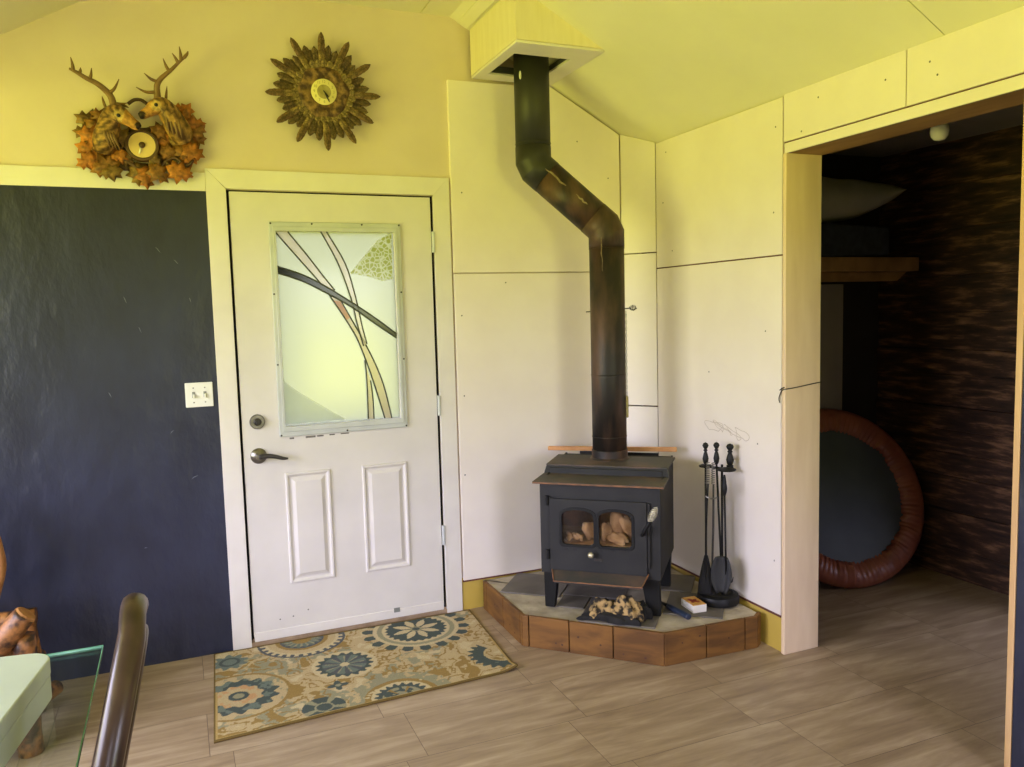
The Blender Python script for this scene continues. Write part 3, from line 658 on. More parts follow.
# door
bm = plate_mesh(rect(-.226, .335, .216, .665), [arch(-.168, .458, -.022, .618, .035), arch(.002, .458, .148, .618, .035)], .014, SF(-.008))
sd = sp('door', bm, 'iron', bevel=.004)
for x0, x1 in ((-.168, -.022), (.002, .148)):
    bm = plate_mesh(arch(x0-.012, .447, x1+.012, .63, .038), [arch(x0, .458, x1, .618, .035)], .006, SF(-.0165)); sp('window_rim', bm, 'iron_dark', sd, bevel=.002)
    bm = plate_mesh(arch(x0-.004, .454, x1+.004, .622, .036), [], .003, SF(-.0015)); sp('glass', bm, 'stove_glass', sd)
for x in (-.15, -.108, -.055, -.015, .012, .06, .112):
    bm = B(); hexa(bm, [(x-.011, -.017, .432), (x+.011, -.017, .432), (x+.011, -.0145, .432), (x-.011, -.0145, .432), (x-.007, -.017, .443), (x+.012, -.017, .443), (x+.012, -.0145, .443), (x-.007, -.0145, .443)])
    sp('air_vent', bm, 'black', sd)
bm = B(); lathe(bm, [(.004, 0), (.004, .02), (.012, .024), (.014, .032), (.010, .04), (.003, .043)], 16, Matrix.Translation((-.03, -.015, .424)) @ Matrix.Rotation(PI/2, 4, 'X')); sp('draft_knob', bm, 'brass', sd, smooth=True)
bm = B(); box(bm, (-.022, -.0165, .388), (.014, -.0145, .402)); sp('name_plate', bm, 'nickel_dark', sd, bevel=.001)
for z2 in (.655, .405):
    bm = B(); lathe(bm, [(.009, -.022), (.009, .022)], 12, Matrix.Translation((-.236, -.012, z2))); box(bm, (-.24, -.012, z2-.012), (-.19, -.004, z2+.012)); sp('hinge', bm, 'iron_dark', sd, bevel=.001)
bm = B(); box(bm, (.218, -.012, .37), (.229, .001, .66)); sp('door_latch', bm, 'black')
bm = B(); tube(bm, [(.205, -.012, .535), (.2, -.045, .53), (.222, -.06, .57), (.24, -.065, .6)], [.009, .009, .008, .007], 10, smooth=3); hd = sp('door_handle', bm, 'iron_dark', sd, smooth=True)
bm = B(); pts = []; nT = 9
ax = [Vector((.238, -.065, .597)), Vector((.252, -.068, .628)), Vector((.262, -.066, .662))]
for i in range(nT*12+1):
    t2 = i/(nT*12); c = ax[0].lerp(ax[2], t2); rr = .006+.011*math.sin(PI*min(1, t2*.9+.1))
    pts.append(c+Vector((rr*math.cos(2*PI*nT*t2), rr*math.sin(2*PI*nT*t2), 0)))
tube(bm, pts, .0026, 6); sp('handle_coil', bm, 'spring', hd, smooth=True)
# ash lip
bm = B(); prism(bm, [(-.222, 0, .34), (.218, 0, .34), (.2, -.085, .306), (-.192, -.085, .306)], (0, .003, -.008)); al = sp('ash_lip', bm, 'iron_rust', bevel=.001)
bm = B(); tube(bm, [(-.222, -.002, .341), (-.193, -.086, .307), (.201, -.086, .307), (.219, -.002, .341)], .0035, 6); sp('lip_edge', bm, 'rust_edge', al)
# charred chunks inside (things of their own)
def lump(name, c, s, mat, lab, cat, group=None, seed=0, wob=.25, sub=3):
    rnd = random.Random(seed); bm = B(); bmesh.ops.create_icosphere(bm, subdivisions=sub, radius=1)
    ph = [(rnd.uniform(2, 5), rnd.uniform(0, 6), rnd.uniform(2, 5), rnd.uniform(0, 6)) for _ in range(3)]
    for v in bm.verts:
        k2 = 1
        for (f1, p1, f2, p2) in ph: k2 += wob/3*math.sin(f1*v.co.x+p1+f2*v.co.y)*math.cos(f2*v.co.z+p2)
        v.co = v.co*k2
        v.co = Vector((v.co.x*s[0], v.co.y*s[1], v.co.z*s[2]))
    R = Matrix.Rotation(rnd.uniform(-.6, .6), 3, 'Y') @ Matrix.Rotation(TH+rnd.uniform(-.3, .3), 3, 'Z')
    for v in bm.verts: v.co = R @ v.co
    zmin = min(v.co.z for v in bm.verts)
    o = obj(name, bm, mat, smooth=True); o.location = (c.x, c.y, c.z)
    for v in o.data.vertices: v.co.z -= zmin
    return tag(o, lab, cat, group)
G = 'charred chunks inside the stove'
labs = ['small charred chunk at the far left behind the left stove glass', 'low charred chunk in the middle of the left stove glass', 'taller round charred chunk at the right side of the left stove glass',
        'charred chunk at the left edge of the right stove glass', 'large tall charred chunk in the centre of the right stove glass', 'charred chunk at the right edge of the right stove glass', 'low wide charred chunk at the front of the right stove glass']
for i, (u, d, s) in enumerate(((-.145, .05, (.024, .024, .02)), (-.105, .045, (.024, .022, .016)), (-.055, .065, (.036, .032, .05)), (.02, .07, (.026, .028, .045)), (.07, .085, (.036, .03, .078)), (.118, .07, (.028, .03, .066)), (.075, .035, (.05, .016, .026)))):
    p = SW(u, d, .4555); lump('charred_chunk', p, s, 'ash', labs[i], 'firewood', G, 40+i, .5)

# stovepipe
PL, PU = Vector((1.662, -.402, 0)), Vector((1.36, -.25, 0)); PR = .083
pipe = thing('stovepipe', 'black and rusty stovepipe rising with an offset bend to the ceiling box', 'stovepipe', (PL.x, PL.y, .789))
E1 = PU+Vector((0, 0, 2.20)); E2 = PL+Vector((0, 0, 1.89))
def seg(name, pts, mat, r=PR, par=pipe):
    """each gore is its own ring pair so the mitred seams stay crisp"""
    bm = B(); n = 40; pts = [Vector(p) for p in pts]; N = len(pts); ref = SU
    tn = [(pts[i+1]-pts[i]).normalized() for i in range(N-1)]
    def ring(i, k2):                              # ring at joint i, in the mitre plane, swept along segment k2
        d = tn[k2]; u = (ref-d*ref.dot(d)).normalized(); w = d.cross(u)
        pn = d if i in (0, N-1) else (tn[i-1]+tn[i]).normalized()
        out = []
        for q in range(n):
            o = u*math.cos(2*PI*q/n)*r+w*math.sin(2*PI*q/n)*r
            out.append(bm.verts.new(pts[i]+o-d*(o.dot(pn)/d.dot(pn))))
        return out
    first = last = None
    for k2 in range(N-1):
        A, D = ring(k2, k2), ring(k2+1, k2)
        for q in range(n): bm.faces.new((A[q], A[(q+1) % n], D[(q+1) % n], D[q])).smooth = True
        if k2 == 0: bm.faces.new(A[::-1])
        if k2 == N-2: bm.faces.new(D)
    return obj(name, bm, mat, par)
dirs = (E2-E1).normalized()
a0 = E1+Vector((0, 0, .085)); a1 = E1+dirs*.085; b0 = E2-dirs*.085; b1 = E2-Vector((0, 0, .085))
mid1 = E1+(Vector((0, 0, .03))+dirs*.03)*.5; 
def ell(p, d1, d2, l):                           # three-gore elbow around corner p
    q0 = p-d1*l; q1 = p-d1*l*.26; q2 = p+d2*l*.26; q3 = p+d2*l
    return [q0, q1, q2, q3]
up = Vector((0, 0, 1))
lo = seg('lower_pipe', [PL+up*.789, PL+up*1.2, b1+up*.003], 'pipe_rust')
seg('lower_elbow', ell(E2, up, -dirs, .085), 'pipe_rust', PR+.0015)
sl = seg('slanted_pipe', [b0+dirs*.004, a1-dirs*.004], 'pipe_rust')
seg('upper_elbow', ell(E1, -dirs, up, .085), 'pipe_up', PR+.0015)
up_ = seg('upper_pipe', [a0-up*.003, PU+up*2.735], 'pipe_up')
bm = B(); lathe(bm, [(PR+.012, .789), (PR+.012, .793), (PR+.004, .80), (PR+.004, .835), (PR, .837)], 36, Matrix.Translation(PL)); cl = obj('collar', bm, 'pipe_rust', pipe, auto=40)
for zz2, base, par in ((2.3, PU, up_), (1.8, PL, lo), (1.2, PL, lo), (.9, PL, lo)):
    bm = B(); tube(bm, [base+Vector((math.cos(a), math.sin(a), 0))*(PR+.0005)+up*zz2 for a in [2*PI*i/40 for i in range(40)]], .002, 6, closed=True); obj('seam_bead', bm, 'pipe_rust' if base is PL else 'pipe_up', par, smooth=True)
vw = (CP-(PU+up*2.6)); vw.z = 0; vw.normalize(); vl = Vector((-vw.y, vw.x, 0)); 
p0 = PU+(vw*.79-Vector((RX.x, RX.y, 0))*.62)*(PR+.0006)
bm = B(); ball(bm, p0+up*2.6, 1, (.006, .006, .02)); obj('white_patch', bm, 'white_fleck', up_, smooth=True)
# flaked drips on the slanted pipe
for t2, s in ((.22, .05), (.34, .035), (.62, .04)):
    c = E1.lerp(E2, t2); side = dirs.cross(Vector((0, 0, 1))).normalized()
    nrm = (vw*.9+Vector((0, 0, .25))).normalized(); nrm = (nrm-dirs*nrm.dot(dirs)).normalized()
    bm = B(); cpt = [c+dirs*(s*(i-3)/3*.9)+nrm*(PR+.0008)+dirs.cross(nrm)*random.uniform(-.004, .004) for i in range(7)]
    tube(bm, cpt, [.001, .003, .004, .005, .004, .004, .001], 5, smooth=2, squash=(.25, 1), up=nrm); obj('flaked_streak', bm, 'flake', sl)
c = PL+(vw*.92-Vector((RX.x, RX.y, 0))*.35)*(PR+.0008)
bm = B(); tube(bm, [c+up*(1.85-.02*i)+vl*random.uniform(-.003, .003) for i in range(9)], [.001, .004, .005, .003, .004, .003, .002, .002, .001], 5, smooth=2, squash=(1, .3), up=(1, 0, 0)); obj('flaked_streak', bm, 'flake', lo)
# damper rod through the pipe with a coil handle, and the weighted chain
dz = 1.515; sr = SU
bm = B(); tube(bm, [PL-sr*.105+up*(dz-.013), PL+sr*(PR+.03)+up*dz], .003, 8); dm = obj('damper_rod', bm, 'nickel_dark', pipe, smooth=True)
bm = B(); pts = []
for i in range(61):
    t2 = i/60; c = PL+sr*(PR+.022+.034*t2)+up*(dz+.001); rr = .004+.009*math.sin(PI*t2)
    pts.append(c+SD*rr*math.cos(2*PI*5*t2)+up*rr*math.sin(2*PI*5*t2))
tube(bm, pts, .002, 6); obj('damper_coil', bm, 'nickel_dark', dm, smooth=True)
cc = PL+sr*(PR+.007)-SD*.01
for i in range(26):
    z2 = dz-.02-i*.0155
    bm = B(); ax2 = sr if i % 2 else SD
    tube(bm, [cc+up*z2+(ax2*math.cos(a)*.0028+up*math.sin(a)*.009) for a in [2*PI*k2/10 for k2 in range(10)]], .0011, 5, closed=True); obj('chain_link', bm, 'nickel_dark', dm, smooth=True)
bm = B(); lathe(bm, [(.003, 0), (.0065, .004), (.0065, .10), (.003, .106)], 12, Matrix.Translation(cc+up*(dz-.02-26*.0155-.10))); o = obj('chain_weight', bm, 'dial_olive', dm, auto=40)

# wooden shelf plank behind the pipe
bm = B(); prism(bm, [SW(-.375, .53, .787), SW(.287, .53, .797), SW(.287, .53, .819), SW(-.375, .53, .807)], SD*.02)
bm2 = None
o = tag(recentre(obj('wood_strip', bm, 'pine2', bevel=.002), SW(0, .54, .79)), 'bare pine strip lying across behind the stovepipe above the stove', 'wood strip')

# ------------------------------------------------------------------ things on the hearth
# camouflage cloth under the stove
gl = thing('camouflage_cloth', 'crumpled camouflage cloth with black lining lying under the stove', 'cloth', SW(.02, -.05, HT+.004))
def heap(c, s, seed, rz=0.0):
    rnd = random.Random(seed); bm = B(); bmesh.ops.create_icosphere(bm, subdivisions=4, radius=1)
    for v in bm.verts:
        q = v.co.copy(); k2 = 1+.18*math.sin(5*q.x+seed)*math.cos(4*q.y+seed*2)+.10*math.sin(9*q.y+3*q.x+seed)+.06*math.sin(14*q.x-6*q.y)
        v.co = Vector((q.x*s[0]*k2, q.y*s[1]*k2, max(q.z*k2, -.15)*s[2]))
    R = Matrix.Rotation(TH+rz, 3, 'Z'); zm = min(v.co.z for v in bm.verts)
    for v in bm.verts: v.co = R @ v.co+c-Vector((0, 0, zm))
    return bm
obj('camouflage_fold', heap(SW(.02, -.04, HT+.008), (.07, .05, .062), 3, .5), 'camo', gl, smooth=True)
obj('camouflage_fold', heap(SW(.125, -.05, HT+.010), (.075, .055, .08), 5, -.4), 'camo', gl, smooth=True)
obj('black_lining', heap(SW(.09, -.095, HT+.005), (.11, .03, .03), 8, -.15), 'blackcloth', gl, smooth=True)
obj('black_lining', heap(SW(-.01, -.075, HT+.005), (.075, .03, .022), 9, .3), 'blackcloth', gl, smooth=True)
obj('black_lining', heap(SW(.185, -.02, HT+.005), (.045, .04, .055), 10, .3), 'blackcloth', gl, smooth=True)
# matchbox
mb = thing('matchbox', 'small white matchbox with an orange printed top on the hearth', 'matchbox', (1.845, -.825, HT+.004))
ma = math.radians(8)
def MB_(a, b2, zz2): 
    q = Matrix.Rotation(ma-.25, 3, 'Z') @ Vector((a, b2, 0)); return Vector((1.845+q.x, -.825+q.y, HT+.004+zz2))
def rbox(x0, y0, z0, x1, y1, z1):
    bm = B(); hexa(bm, [MB_(x0, y0, z0), MB_(x1, y0, z0), MB_(x1, y1, z0), MB_(x0, y1, z0), MB_(x0, y0, z1), MB_(x1, y0, z1), MB_(x1, y1, z1), MB_(x0, y1, z1)]); return bm
obj('sleeve', rbox(-.034, -.055, 0, .034, .055, .034), 'card', mb, bevel=.001)
obj('top_print', rbox(-.033, -.054, .034, .033, .054, .0348), 'card_top', mb)
bm = B()
for a, b2, r2 in ((0, 0, .014), (-.01, .016, .01), (.012, -.014, .011), (.012, .012, .008), (-.012, -.012, .008)):
    pts = [MB_(a+r2*math.cos(t2)*(1+.3*math.sin(3*t2)), b2+r2*math.sin(t2), .0348) for t2 in [2*PI*i/12 for i in range(12)]]
    prism(bm, pts, (0, 0, .0005))
obj('red_motif', bm, 'red_print', mb)
obj('striking_strip', rbox(.0341, -.05, .006, .0346, .05, .028), 'rust_edge', mb)
# dark blue handled tool
a, b2 = atz(668, 606, HT+.018), atz(689, 617, HT+.018)
tl = thing('utility_lighter', 'short dark blue stick lying on the hearth beside the matchbox', 'lighter', (a.x, a.y, HT+.004))
d = (b2-a)
bm = B(); tube(bm, [a, a+d*.15, a+d*.6, a+d*.95, b2], [.010, .0125, .013, .0135, .010], 14, smooth=3, squash=(1, 1.15)); obj('handle', bm, 'navy_plastic', tl, smooth=True)
bm = B(); tube(bm, [a-d*.35+up*.0, a-d*.1, a], [.006, .008, .009], 12); obj('nozzle', bm, 'iron_dark', tl, smooth=True)

# fireplace tools on their stand
TB = Vector((1.997, -.80, HT+.006))
stand = thing('fireplace_tool_stand', 'black iron fireplace tool stand on the hearth by the right wall', 'tool stand', TB)
rt = Vector((.707, -.707, 0)); tow = Vector((-.707, -.707, 0))      # along the stand (image right) and towards the room
bm = B(); lathe(bm, [(.096, 0), (.098, .02), (.092, .036), (.07, .042), (.06, .03), (.02, .026)], 32, Matrix.Translation(TB)); obj('base', bm, 'iron_dark', stand, auto=50)
TP = TB+rt*.018-tow*.02
def handle_prof(k2=1.0): return [(.005*k2, 0), (.011*k2, .012), (.014*k2, .03), (.010*k2, .05), (.006*k2, .062), (.010*k2, .068), (.006*k2, .074), (.010*k2, .08), (.0145*k2, .09), (.010*k2, .1), (.001, .105)]
bm = B(); tube(bm, [TP+up*.02, TP+up*.638], .0055, 10); obj('post', bm, 'iron_dark', stand, smooth=True)
bm = B(); lathe(bm, [(r, h) for r, h in handle_prof(1.25)], 16, Matrix.Translation(TP+rt*.036+up*.632)); obj('finial', bm, 'iron_dark', stand, smooth=True)
bm = B(); tube(bm, [TP+rt*.036+up*.615, TP+rt*.036+up*.637], .016, 12); obj('finial_collar', bm, 'iron_dark', stand, smooth=True)
bm = B(); c = TP+up*.612+tow*.012
lathe(bm, [(.03, 0), (.032, .006), (.02, .011), (.004, .012)], 24, Matrix.Translation(TB-rt*.052+up*.628)); lathe(bm, [(.042, 0), (.044, .006), (.02, .012), (.004, .014)], 24, Matrix.Translation(TB+rt*.04+up*.616))
tube(bm, [TB-rt*.05+up*.631, TB+rt*.04+up*.621], .006, 8)
obj('hook_bar', bm, 'iron_dark', stand, auto=50)
GT = 'fireplace tools on the stand'
def tool_rod(par, top, bot, r=.0048):
    bm = B(); tube(bm, [bot, top], r, 8); obj('rod', bm, 'iron_dark', par, smooth=True)
    bm = B(); dv = (top-bot).normalized(); mt = Matrix.Translation(top-up*.005); lathe(bm, handle_prof(), 14, mt); obj('handle', bm, 'iron_dark', par, smooth=True)
# brush at the left
t1 = TB-rt*.052+up*.643+tow*.006; bt = TB-rt*.048+up*.19+tow*.03
br_ = thing('hearth_brush', 'black fireplace brush hanging leftmost on the tool stand', 'fireplace brush', TB-rt*.048+tow*.03+up*.045, GT)
tool_rod(br_, t1, bt)
bm = B(); n2 = 16; tube(bm, [bt+up*.03, bt-up*.02, bt-up*.09, bt-up*.148], [.008, .02, .034, .04], 16, smooth=3, squash=(1.0, .6), up=rt); obj('bristles', bm, 'blackcloth', br_, smooth=True)
# shovel
t2_ = TB-rt*.004+up*.645+tow*.0; bs = TB+rt*.02+up*.20+tow*.035
sh = thing('fireplace_shovel', 'black fireplace shovel with a round scoop hanging on the tool stand', 'fireplace shovel', TB+rt*.022+tow*.04+up*.05, GT)
tool_rod(sh, t2_, bs)
bm = B(); cS = TB+rt*.025+up*.155+tow*.045; rows = []
for i in range(13):
    q = i/12; zz2 = .13-q*.24; w = .047*math.sin(PI*min(1, .14+q*.78))**.6
    zz2 = .07-q*.165; rows.append([bm.verts.new(cS+rt*w*s+up*zz2+tow*(.022*(s*s)-.012+.02*q)) for s in [-1, -.6, -.25, .25, .6, 1]])
for A, D in zip(rows, rows[1:]):
    for i in range(5): bm.faces.new((A[i], A[i+1], D[i+1], D[i]))
so = obj('scoop', bm, 'iron', sh, smooth=True); sm = so.modifiers.new('solid', 'SOLIDIFY'); sm.thickness = .003
# poker
pk = thing('fireplace_poker', 'thin black fireplace poker hanging at the right of the tool stand', 'poker', TB+rt*.05+tow*.02+up*.05, GT)
tp = TB+rt*.038+up*.52+tow*.05; bp_ = TB+rt*.045+up*.06+tow*.045
bm = B(); tube(bm, [bp_, tp], .0045, 8); obj('rod', bm, 'iron_dark', pk, smooth=True)
bm = B(); tube(bm, [tp-up*.01, tp+up*.02, tp+up*.05, tp+up*.085], [.006, .0125, .009, .004], 12, smooth=3); obj('grip', bm, 'iron_dark', pk, smooth=True)
bm = B(); tube(bm, [bp_+up*.06, bp_+up*.05+rt*.022, bp_+up*.075+rt*.03], [.004, .004, .001], 8, smooth=3); obj('hook', bm, 'iron_dark', pk, smooth=True)
# tongs with steel spring grips
tg = thing('fireplace_tongs', 'steel fireplace tongs with coiled grips between the black tools', 'tongs', TB-rt*.03+tow*.06+up*.05, GT)
for s in (-1, 1):
    a = TB-rt*(.022-.012*s)+tow*.055+up*.66; b2 = TB+rt*(-.035+.012*s)+tow*.045+up*.05
    bm = B(); tube(bm, [a-up*.1, a.lerp(b2, .5)+rt*.004*s, b2], [.004, .005, .004], 8, smooth=4); obj('arm', bm, 'iron_dark' if s < 0 else 'nickel_dark', tg, smooth=True)
    bm = B(); pts = []
    dv = (a-b2).normalized()
    for i in range(121):
        q = i/120; c = a-dv*(.1-.1*q) - up*0; pts.append(c+rt*.007*math.cos(2*PI*10*q)+tow*.007*math.sin(2*PI*10*q))
    tube(bm, pts, .0022, 5); obj('coil_grip', bm, 'nickel', tg, smooth=True)
bm = B(); tube(bm, [TB-rt*.05+tow*.055+up*.505, TB-rt*.02+tow*.062+up*.495, TB+rt*.008+tow*.055+up*.5], .0035, 8, smooth=3); obj('pivot_bar', bm, 'nickel', tg, smooth=True)

# ------------------------------------------------------------------ rug
RA, RBc, RC, RD = Vector((-.212, -.822, 0)), Vector((1.0, -.752, 0)), Vector((1.045, -.026, 0)), Vector((-.178, -.018, 0))
def FL(u, v): return atz(u, v, .008)
def zf4(a, b2): return FL(205+a/5.48, 605+b2/5.48)
def zf5(a, b2): return FL(340+a/5.535, 600+b2/5.535)
tan, gold, teal, dteal, sage, cream, navy = (186, 166, 130), (150, 124, 76), (108, 118, 112), (78, 87, 86), (148, 144, 120), (196, 180, 146), (88, 92, 98)
def hsh(i, j):
    s = math.sin(i*127.1+j*311.7)*43758.5453; return s-math.floor(s)
def vn(x, y):
    i, j = math.floor(x), math.floor(y); fx, fy = x-i, y-j; fx = fx*fx*(3-2*fx); fy = fy*fy*(3-2*fy)
    return (hsh(i, j)*(1-fx)+hsh(i+1, j)*fx)*(1-fy)+(hsh(i, j+1)*(1-fx)+hsh(i+1, j+1)*fx)*fy
def fbm(x, y): return .6*vn(x, y)+.28*vn(2.1*x+7, 2.1*y)+.12*vn(4.3*x, 4.3*y+3)
c1, c2, c3, c4, c5, c6, c7, c8, c9 = zf4(185, 500), zf4(135, 315), zf4(530, 190), zf4(765, 325), zf5(420, 160), zf5(350, 530), zf4(655, 560), zf5(900, 290), zf4(730, 440)
def rug_col(p):
    x, y = p.x, p.y
    n1 = fbm(x*16, y*16); n2 = fbm(x*9+20, y*9+5); n3 = fbm(x*34, y*34)
    col = tan
    if n2 > .54: col = sage if n3 > .42 else tan
    if .475 < n1 < .535 and n3 > .3: col = gold
    if n1 > .66: col = gold
    if n1 < .3: col = cream
    def pol(c):
        dx, dy = x-c.x, y-c.y; return math.hypot(dx, dy), math.atan2(dy, dx)
    r, a = pol(c5)                                       # big star medallion
    if r < .245+.012*math.sin(18*a):
        if r > .205: col = dteal if math.sin(18*a) > -.35 else tan
        elif r > .185: col = cream
        elif r > .162: col = sage
        elif r > .142+.006*math.sin(26*a): col = cream
        else:
            col = dteal
            if .03 < r < .115 and abs(((a+.2) % (PI/4))-PI/8)*r < .019*math.sin(PI*min(1, (r-.02)/.1)): col = cream
            if r < .03: col = sage if r > .018 else dteal
    r, a = pol(c3)                                       # roped medallion at the back
    if r < .2:
        if r > .188: col = navy
        elif r > .155: col = cream if math.sin(30*a) > 0 or r < .168 else navy
        elif r > .12: col = tan
        elif r > .1: col = gold
        elif r > .085+.008*math.sin(16*a): col = navy
        elif r > .045: col = teal if math.sin(16*a+1) > -.3 else sage
        else: col = gold
    r, a = pol(c1)                                       # teal wreath at the left
    if r < .205:
        if r > .19: col = gold
        elif r > .148+.012*math.sin(15*a): col = tan if n3 > .4 else sage
        elif r > .092+.007*math.sin(11*a): col = dteal if n3 > .42 else teal
        elif r > .04: col = tan if n3 > .4 else (190, 150, 110)
        elif r > .022: col = dteal
        else: col = sage
    r, a = pol(c4)                                       # grey blue flower
    if r < .115+.01*math.sin(18*a):
        col = dteal if r > .095 else (teal if math.sin(9*a) > -.1 else navy)
        if .02 < r < .085 and abs(math.sin(4.5*a)) < .22: col = sage
        if r < .02: col = cream
    elif r < .14: col = cream
    r, a = pol(c6)                                       # half flower at the front edge
    if r < .21:
        if r < .105+.01*math.sin(20*a):
            col = dteal if (r > .08 or n3 < .46) else sage
            if abs(math.sin(3*a)) < .25 and .03 < r < .08: col = gold
        elif r < .125: col = cream
        elif r < .15: col = gold if n3 > .42 else cream
        else: col = sage if n3 > .35 else tan
    r, a = pol(c7)
    if r < .085:
        q = abs(math.sin(2.5*a+.6))
        if r < .03 or (q > .45 and r > .038): col = dteal
        elif r > .03: col = sage
    r, a = pol(c2)
    if r < .07+.012*math.sin(9*a): col = teal if (r < .03 or r > .045) else dteal
    r, a = pol(c9)
    if r < .032+.012*math.cos(4*a): col = dteal if r > .012 else sage
    r, a = pol(c8)
    if .085 < r < .145+.012*math.sin(22*a) and (a > 2.1 or a < -1.35): col = dteal if n3 > .34 else teal
    elif r < .085 and r > .075: col = tan
    return col
NU, NV = 300, 196
bm = B(); grid = []; cols = []
for j in range(NV+1):
    row = []
    for i in range(NU+1):
        s, t2 = i/NU, j/NV
        p = (RA*(1-s)+RBc*s)*(1-t2)+(RD*(1-s)+RC*s)*t2
        p.y += .004*math.sin(5*s)*(1-t2); zz2 = .0085+.0006*math.sin(40*s+13*t2)
        cu = max(0, s-.93)/.07; cv = max(0, .1-t2)/.1; zz2 += .018*cu*cu*cv
        row.append(bm.verts.new((p.x, p.y, zz2)))
        edge = min(s*1.22, (1-s)*1.22, t2*.78, (1-t2)*.78)
        c = rug_col(p)
        if edge < .008: c = (112, 92, 52)
        elif edge < .014 and t2 < .5: c = (176, 150, 98)
        cols.append(lin(c))
    grid.append(row)
for j in range(NV):
    for i in range(NU): bm.faces.new((grid[j][i], grid[j][i+1], grid[j+1][i+1], grid[j+1][i]))
M['rug'] = attr_mat('rug_pile', .95, 260, .22, .5, .1)
rug = obj('area_rug', bm, 'rug', smooth=True)
sm = rug.modifiers.new('solid', 'SOLIDIFY'); sm.thickness = .0075; sm.offset = -1
a = rug.data.color_attributes.new('Col', 'FLOAT_COLOR', 'POINT')
for i, c in enumerate(cols): a.data[i].color = c
tag(rug, 'tan and teal medallion patterned rug on the floor before the white door', 'rug'); recentre(rug, (.42, -.4, 0))

# ------------------------------------------------------------------ stag clock
def WC(px, py, y=-.03): return aty(px, py, y)
dc = thing('stag_wall_clock', 'carved wooden clock with two antlered stag heads and oak leaves above the navy wall', 'wall clock', (-.33, .01, 2.2))
LEAF = [(1.0, 0), (.74, .16), (.70, .44), (.44, .30), (.22, .76), (.0, .44), (-.36, .58), (-.34, .26), (-.60, .08)]
LEAF = LEAF+[(x, -y) for x, y in LEAF[::-1][1:-1]]
def leaf_bm(c, r, rot, tilt, seed):
    """oak leaf with pointed lobes, a raised mid rib and real thickness"""
    bm = B(); ct = bm.verts.new((0, -.007, 0)); bc = bm.verts.new((0, .005, 0)); n = len(LEAF); mid = []; ring = []; back = []
    for x, y in LEAF:
        mid.append(bm.verts.new((x*r*.5, -.005-.003*(1-min(1, abs(y)*2)), y*r*.5))); ring.append(bm.verts.new((x*r, .002-.006*math.sin(6*y+seed), y*r))); back.append(bm.verts.new((x*r*.95, .008, y*r*.95)))
    for i in range(n):
        j = (i+1) % n
        bm.faces.new((ct, mid[i], mid[j])); bm.faces.new((mid[i], ring[i], ring[j], mid[j])); bm.faces.new((ring[i], back[i], back[j], ring[j])); bm.faces.new((back[i], bc, back[j]))
    R = Matrix.Rotation(rot, 3, 'Y') @ Matrix.Rotation(tilt, 3, 'X')
    for v in bm.verts: v.co = R @ v.co+Vector(c)
    bmesh.ops.recalc_face_normals(bm, faces=bm.faces)
    return bm
leaves = [(92, 122, 11, .2), (88, 133, 9, 2.9), (97, 138, 12, 2.5), (93, 151, 11, 3.3), (90, 160, 9, 3.6), (101, 128, 11, 1.2), (100, 160, 9, 4.2), (109, 165, 12, 4.6), (114, 171, 9, 4.9), (137, 171, 10, 4.2), (146, 174, 10, 4.7), (156, 171, 10, 5.2),
          (163, 141, 10, 1.3), (166, 153, 9, 5.6), (176, 171, 11, 5.0), (184, 170, 7, 5.4), (181, 149, 10, .2), (190, 150, 10, 5.9), (193, 140, 9, .2), (188, 131, 11, .5), (192, 125, 9, .9), (182, 117, 11, 1.2), (176, 140, 9, .9), (104, 118, 9, 1.9), (100, 147, 10, 3.3), (172, 112, 9, 1.6), (196, 133, 8, .3), (187, 159, 8, 5.7), (121, 155, 8, 4.2)]
for i, (px, py, r, rot) in enumerate(leaves+[(124, 138, 9, 0), (126, 156, 9, 0), (158, 132, 9, 0), (151, 158, 7, 0)]):
    dep = -.02-.008*(i % 3); c = WC(px, py, dep); o = obj('oak_leaf', leaf_bm(c, r*.0066, -math.atan2(c.z-2.24, c.x+.33)+random.uniform(-.5, .5), random.uniform(-.25, .25), i), 'leafw', dc, smooth=True)
    tint = random.choice(((166, 106, 50), (150, 94, 42), (130, 90, 46), (122, 94, 50)))
    paint(o, lambda co, k2, T=tint: lin(tuple(min(255, max(0, q*(1+.18*math.sin(k2*2.4)))) for q in T)))
# stems and twigs around the rim
tw = [[(112, 165), (122, 160), (130, 163), (140, 170)], [(160, 168), (168, 160), (176, 158), (186, 166), (193, 160)], [(196, 158), (192, 150), (186, 142)], [(80, 134), (88, 133), (94, 134)], [(128, 104), (134, 100), (141, 100), (147, 104)], [(118, 150), (124, 146), (128, 150)], [(164, 160), (170, 166), (176, 172)]]
for q in tw:
    bm = B(); tube(bm, [WC(*p, -.022) for p in q], [.007]*len(q), 8, smooth=4); obj('twig', bm, 'dark_wood', dc, smooth=True)
bm = B()
o = None
for q, r0 in (([(86, 128), (98, 140), (106, 152)], .035), ([(176, 118), (186, 132), (190, 148)], .035), ([(104, 156), (126, 166), (150, 168)], .022), ([(121, 132), (120, 146), (130, 160)], .03), ([(160, 134), (166, 148), (156, 162)], .032), ([(128, 128), (142, 132), (158, 128)], .016)):
    tube(bm, [WC(*p, -.002) for p in q], [r0, r0, r0*.8], 12, smooth=3, squash=(.35, 1), up=(0, 1, 0))
obj('carved_backing', bm, 'dark_wood', dc, smooth=True)
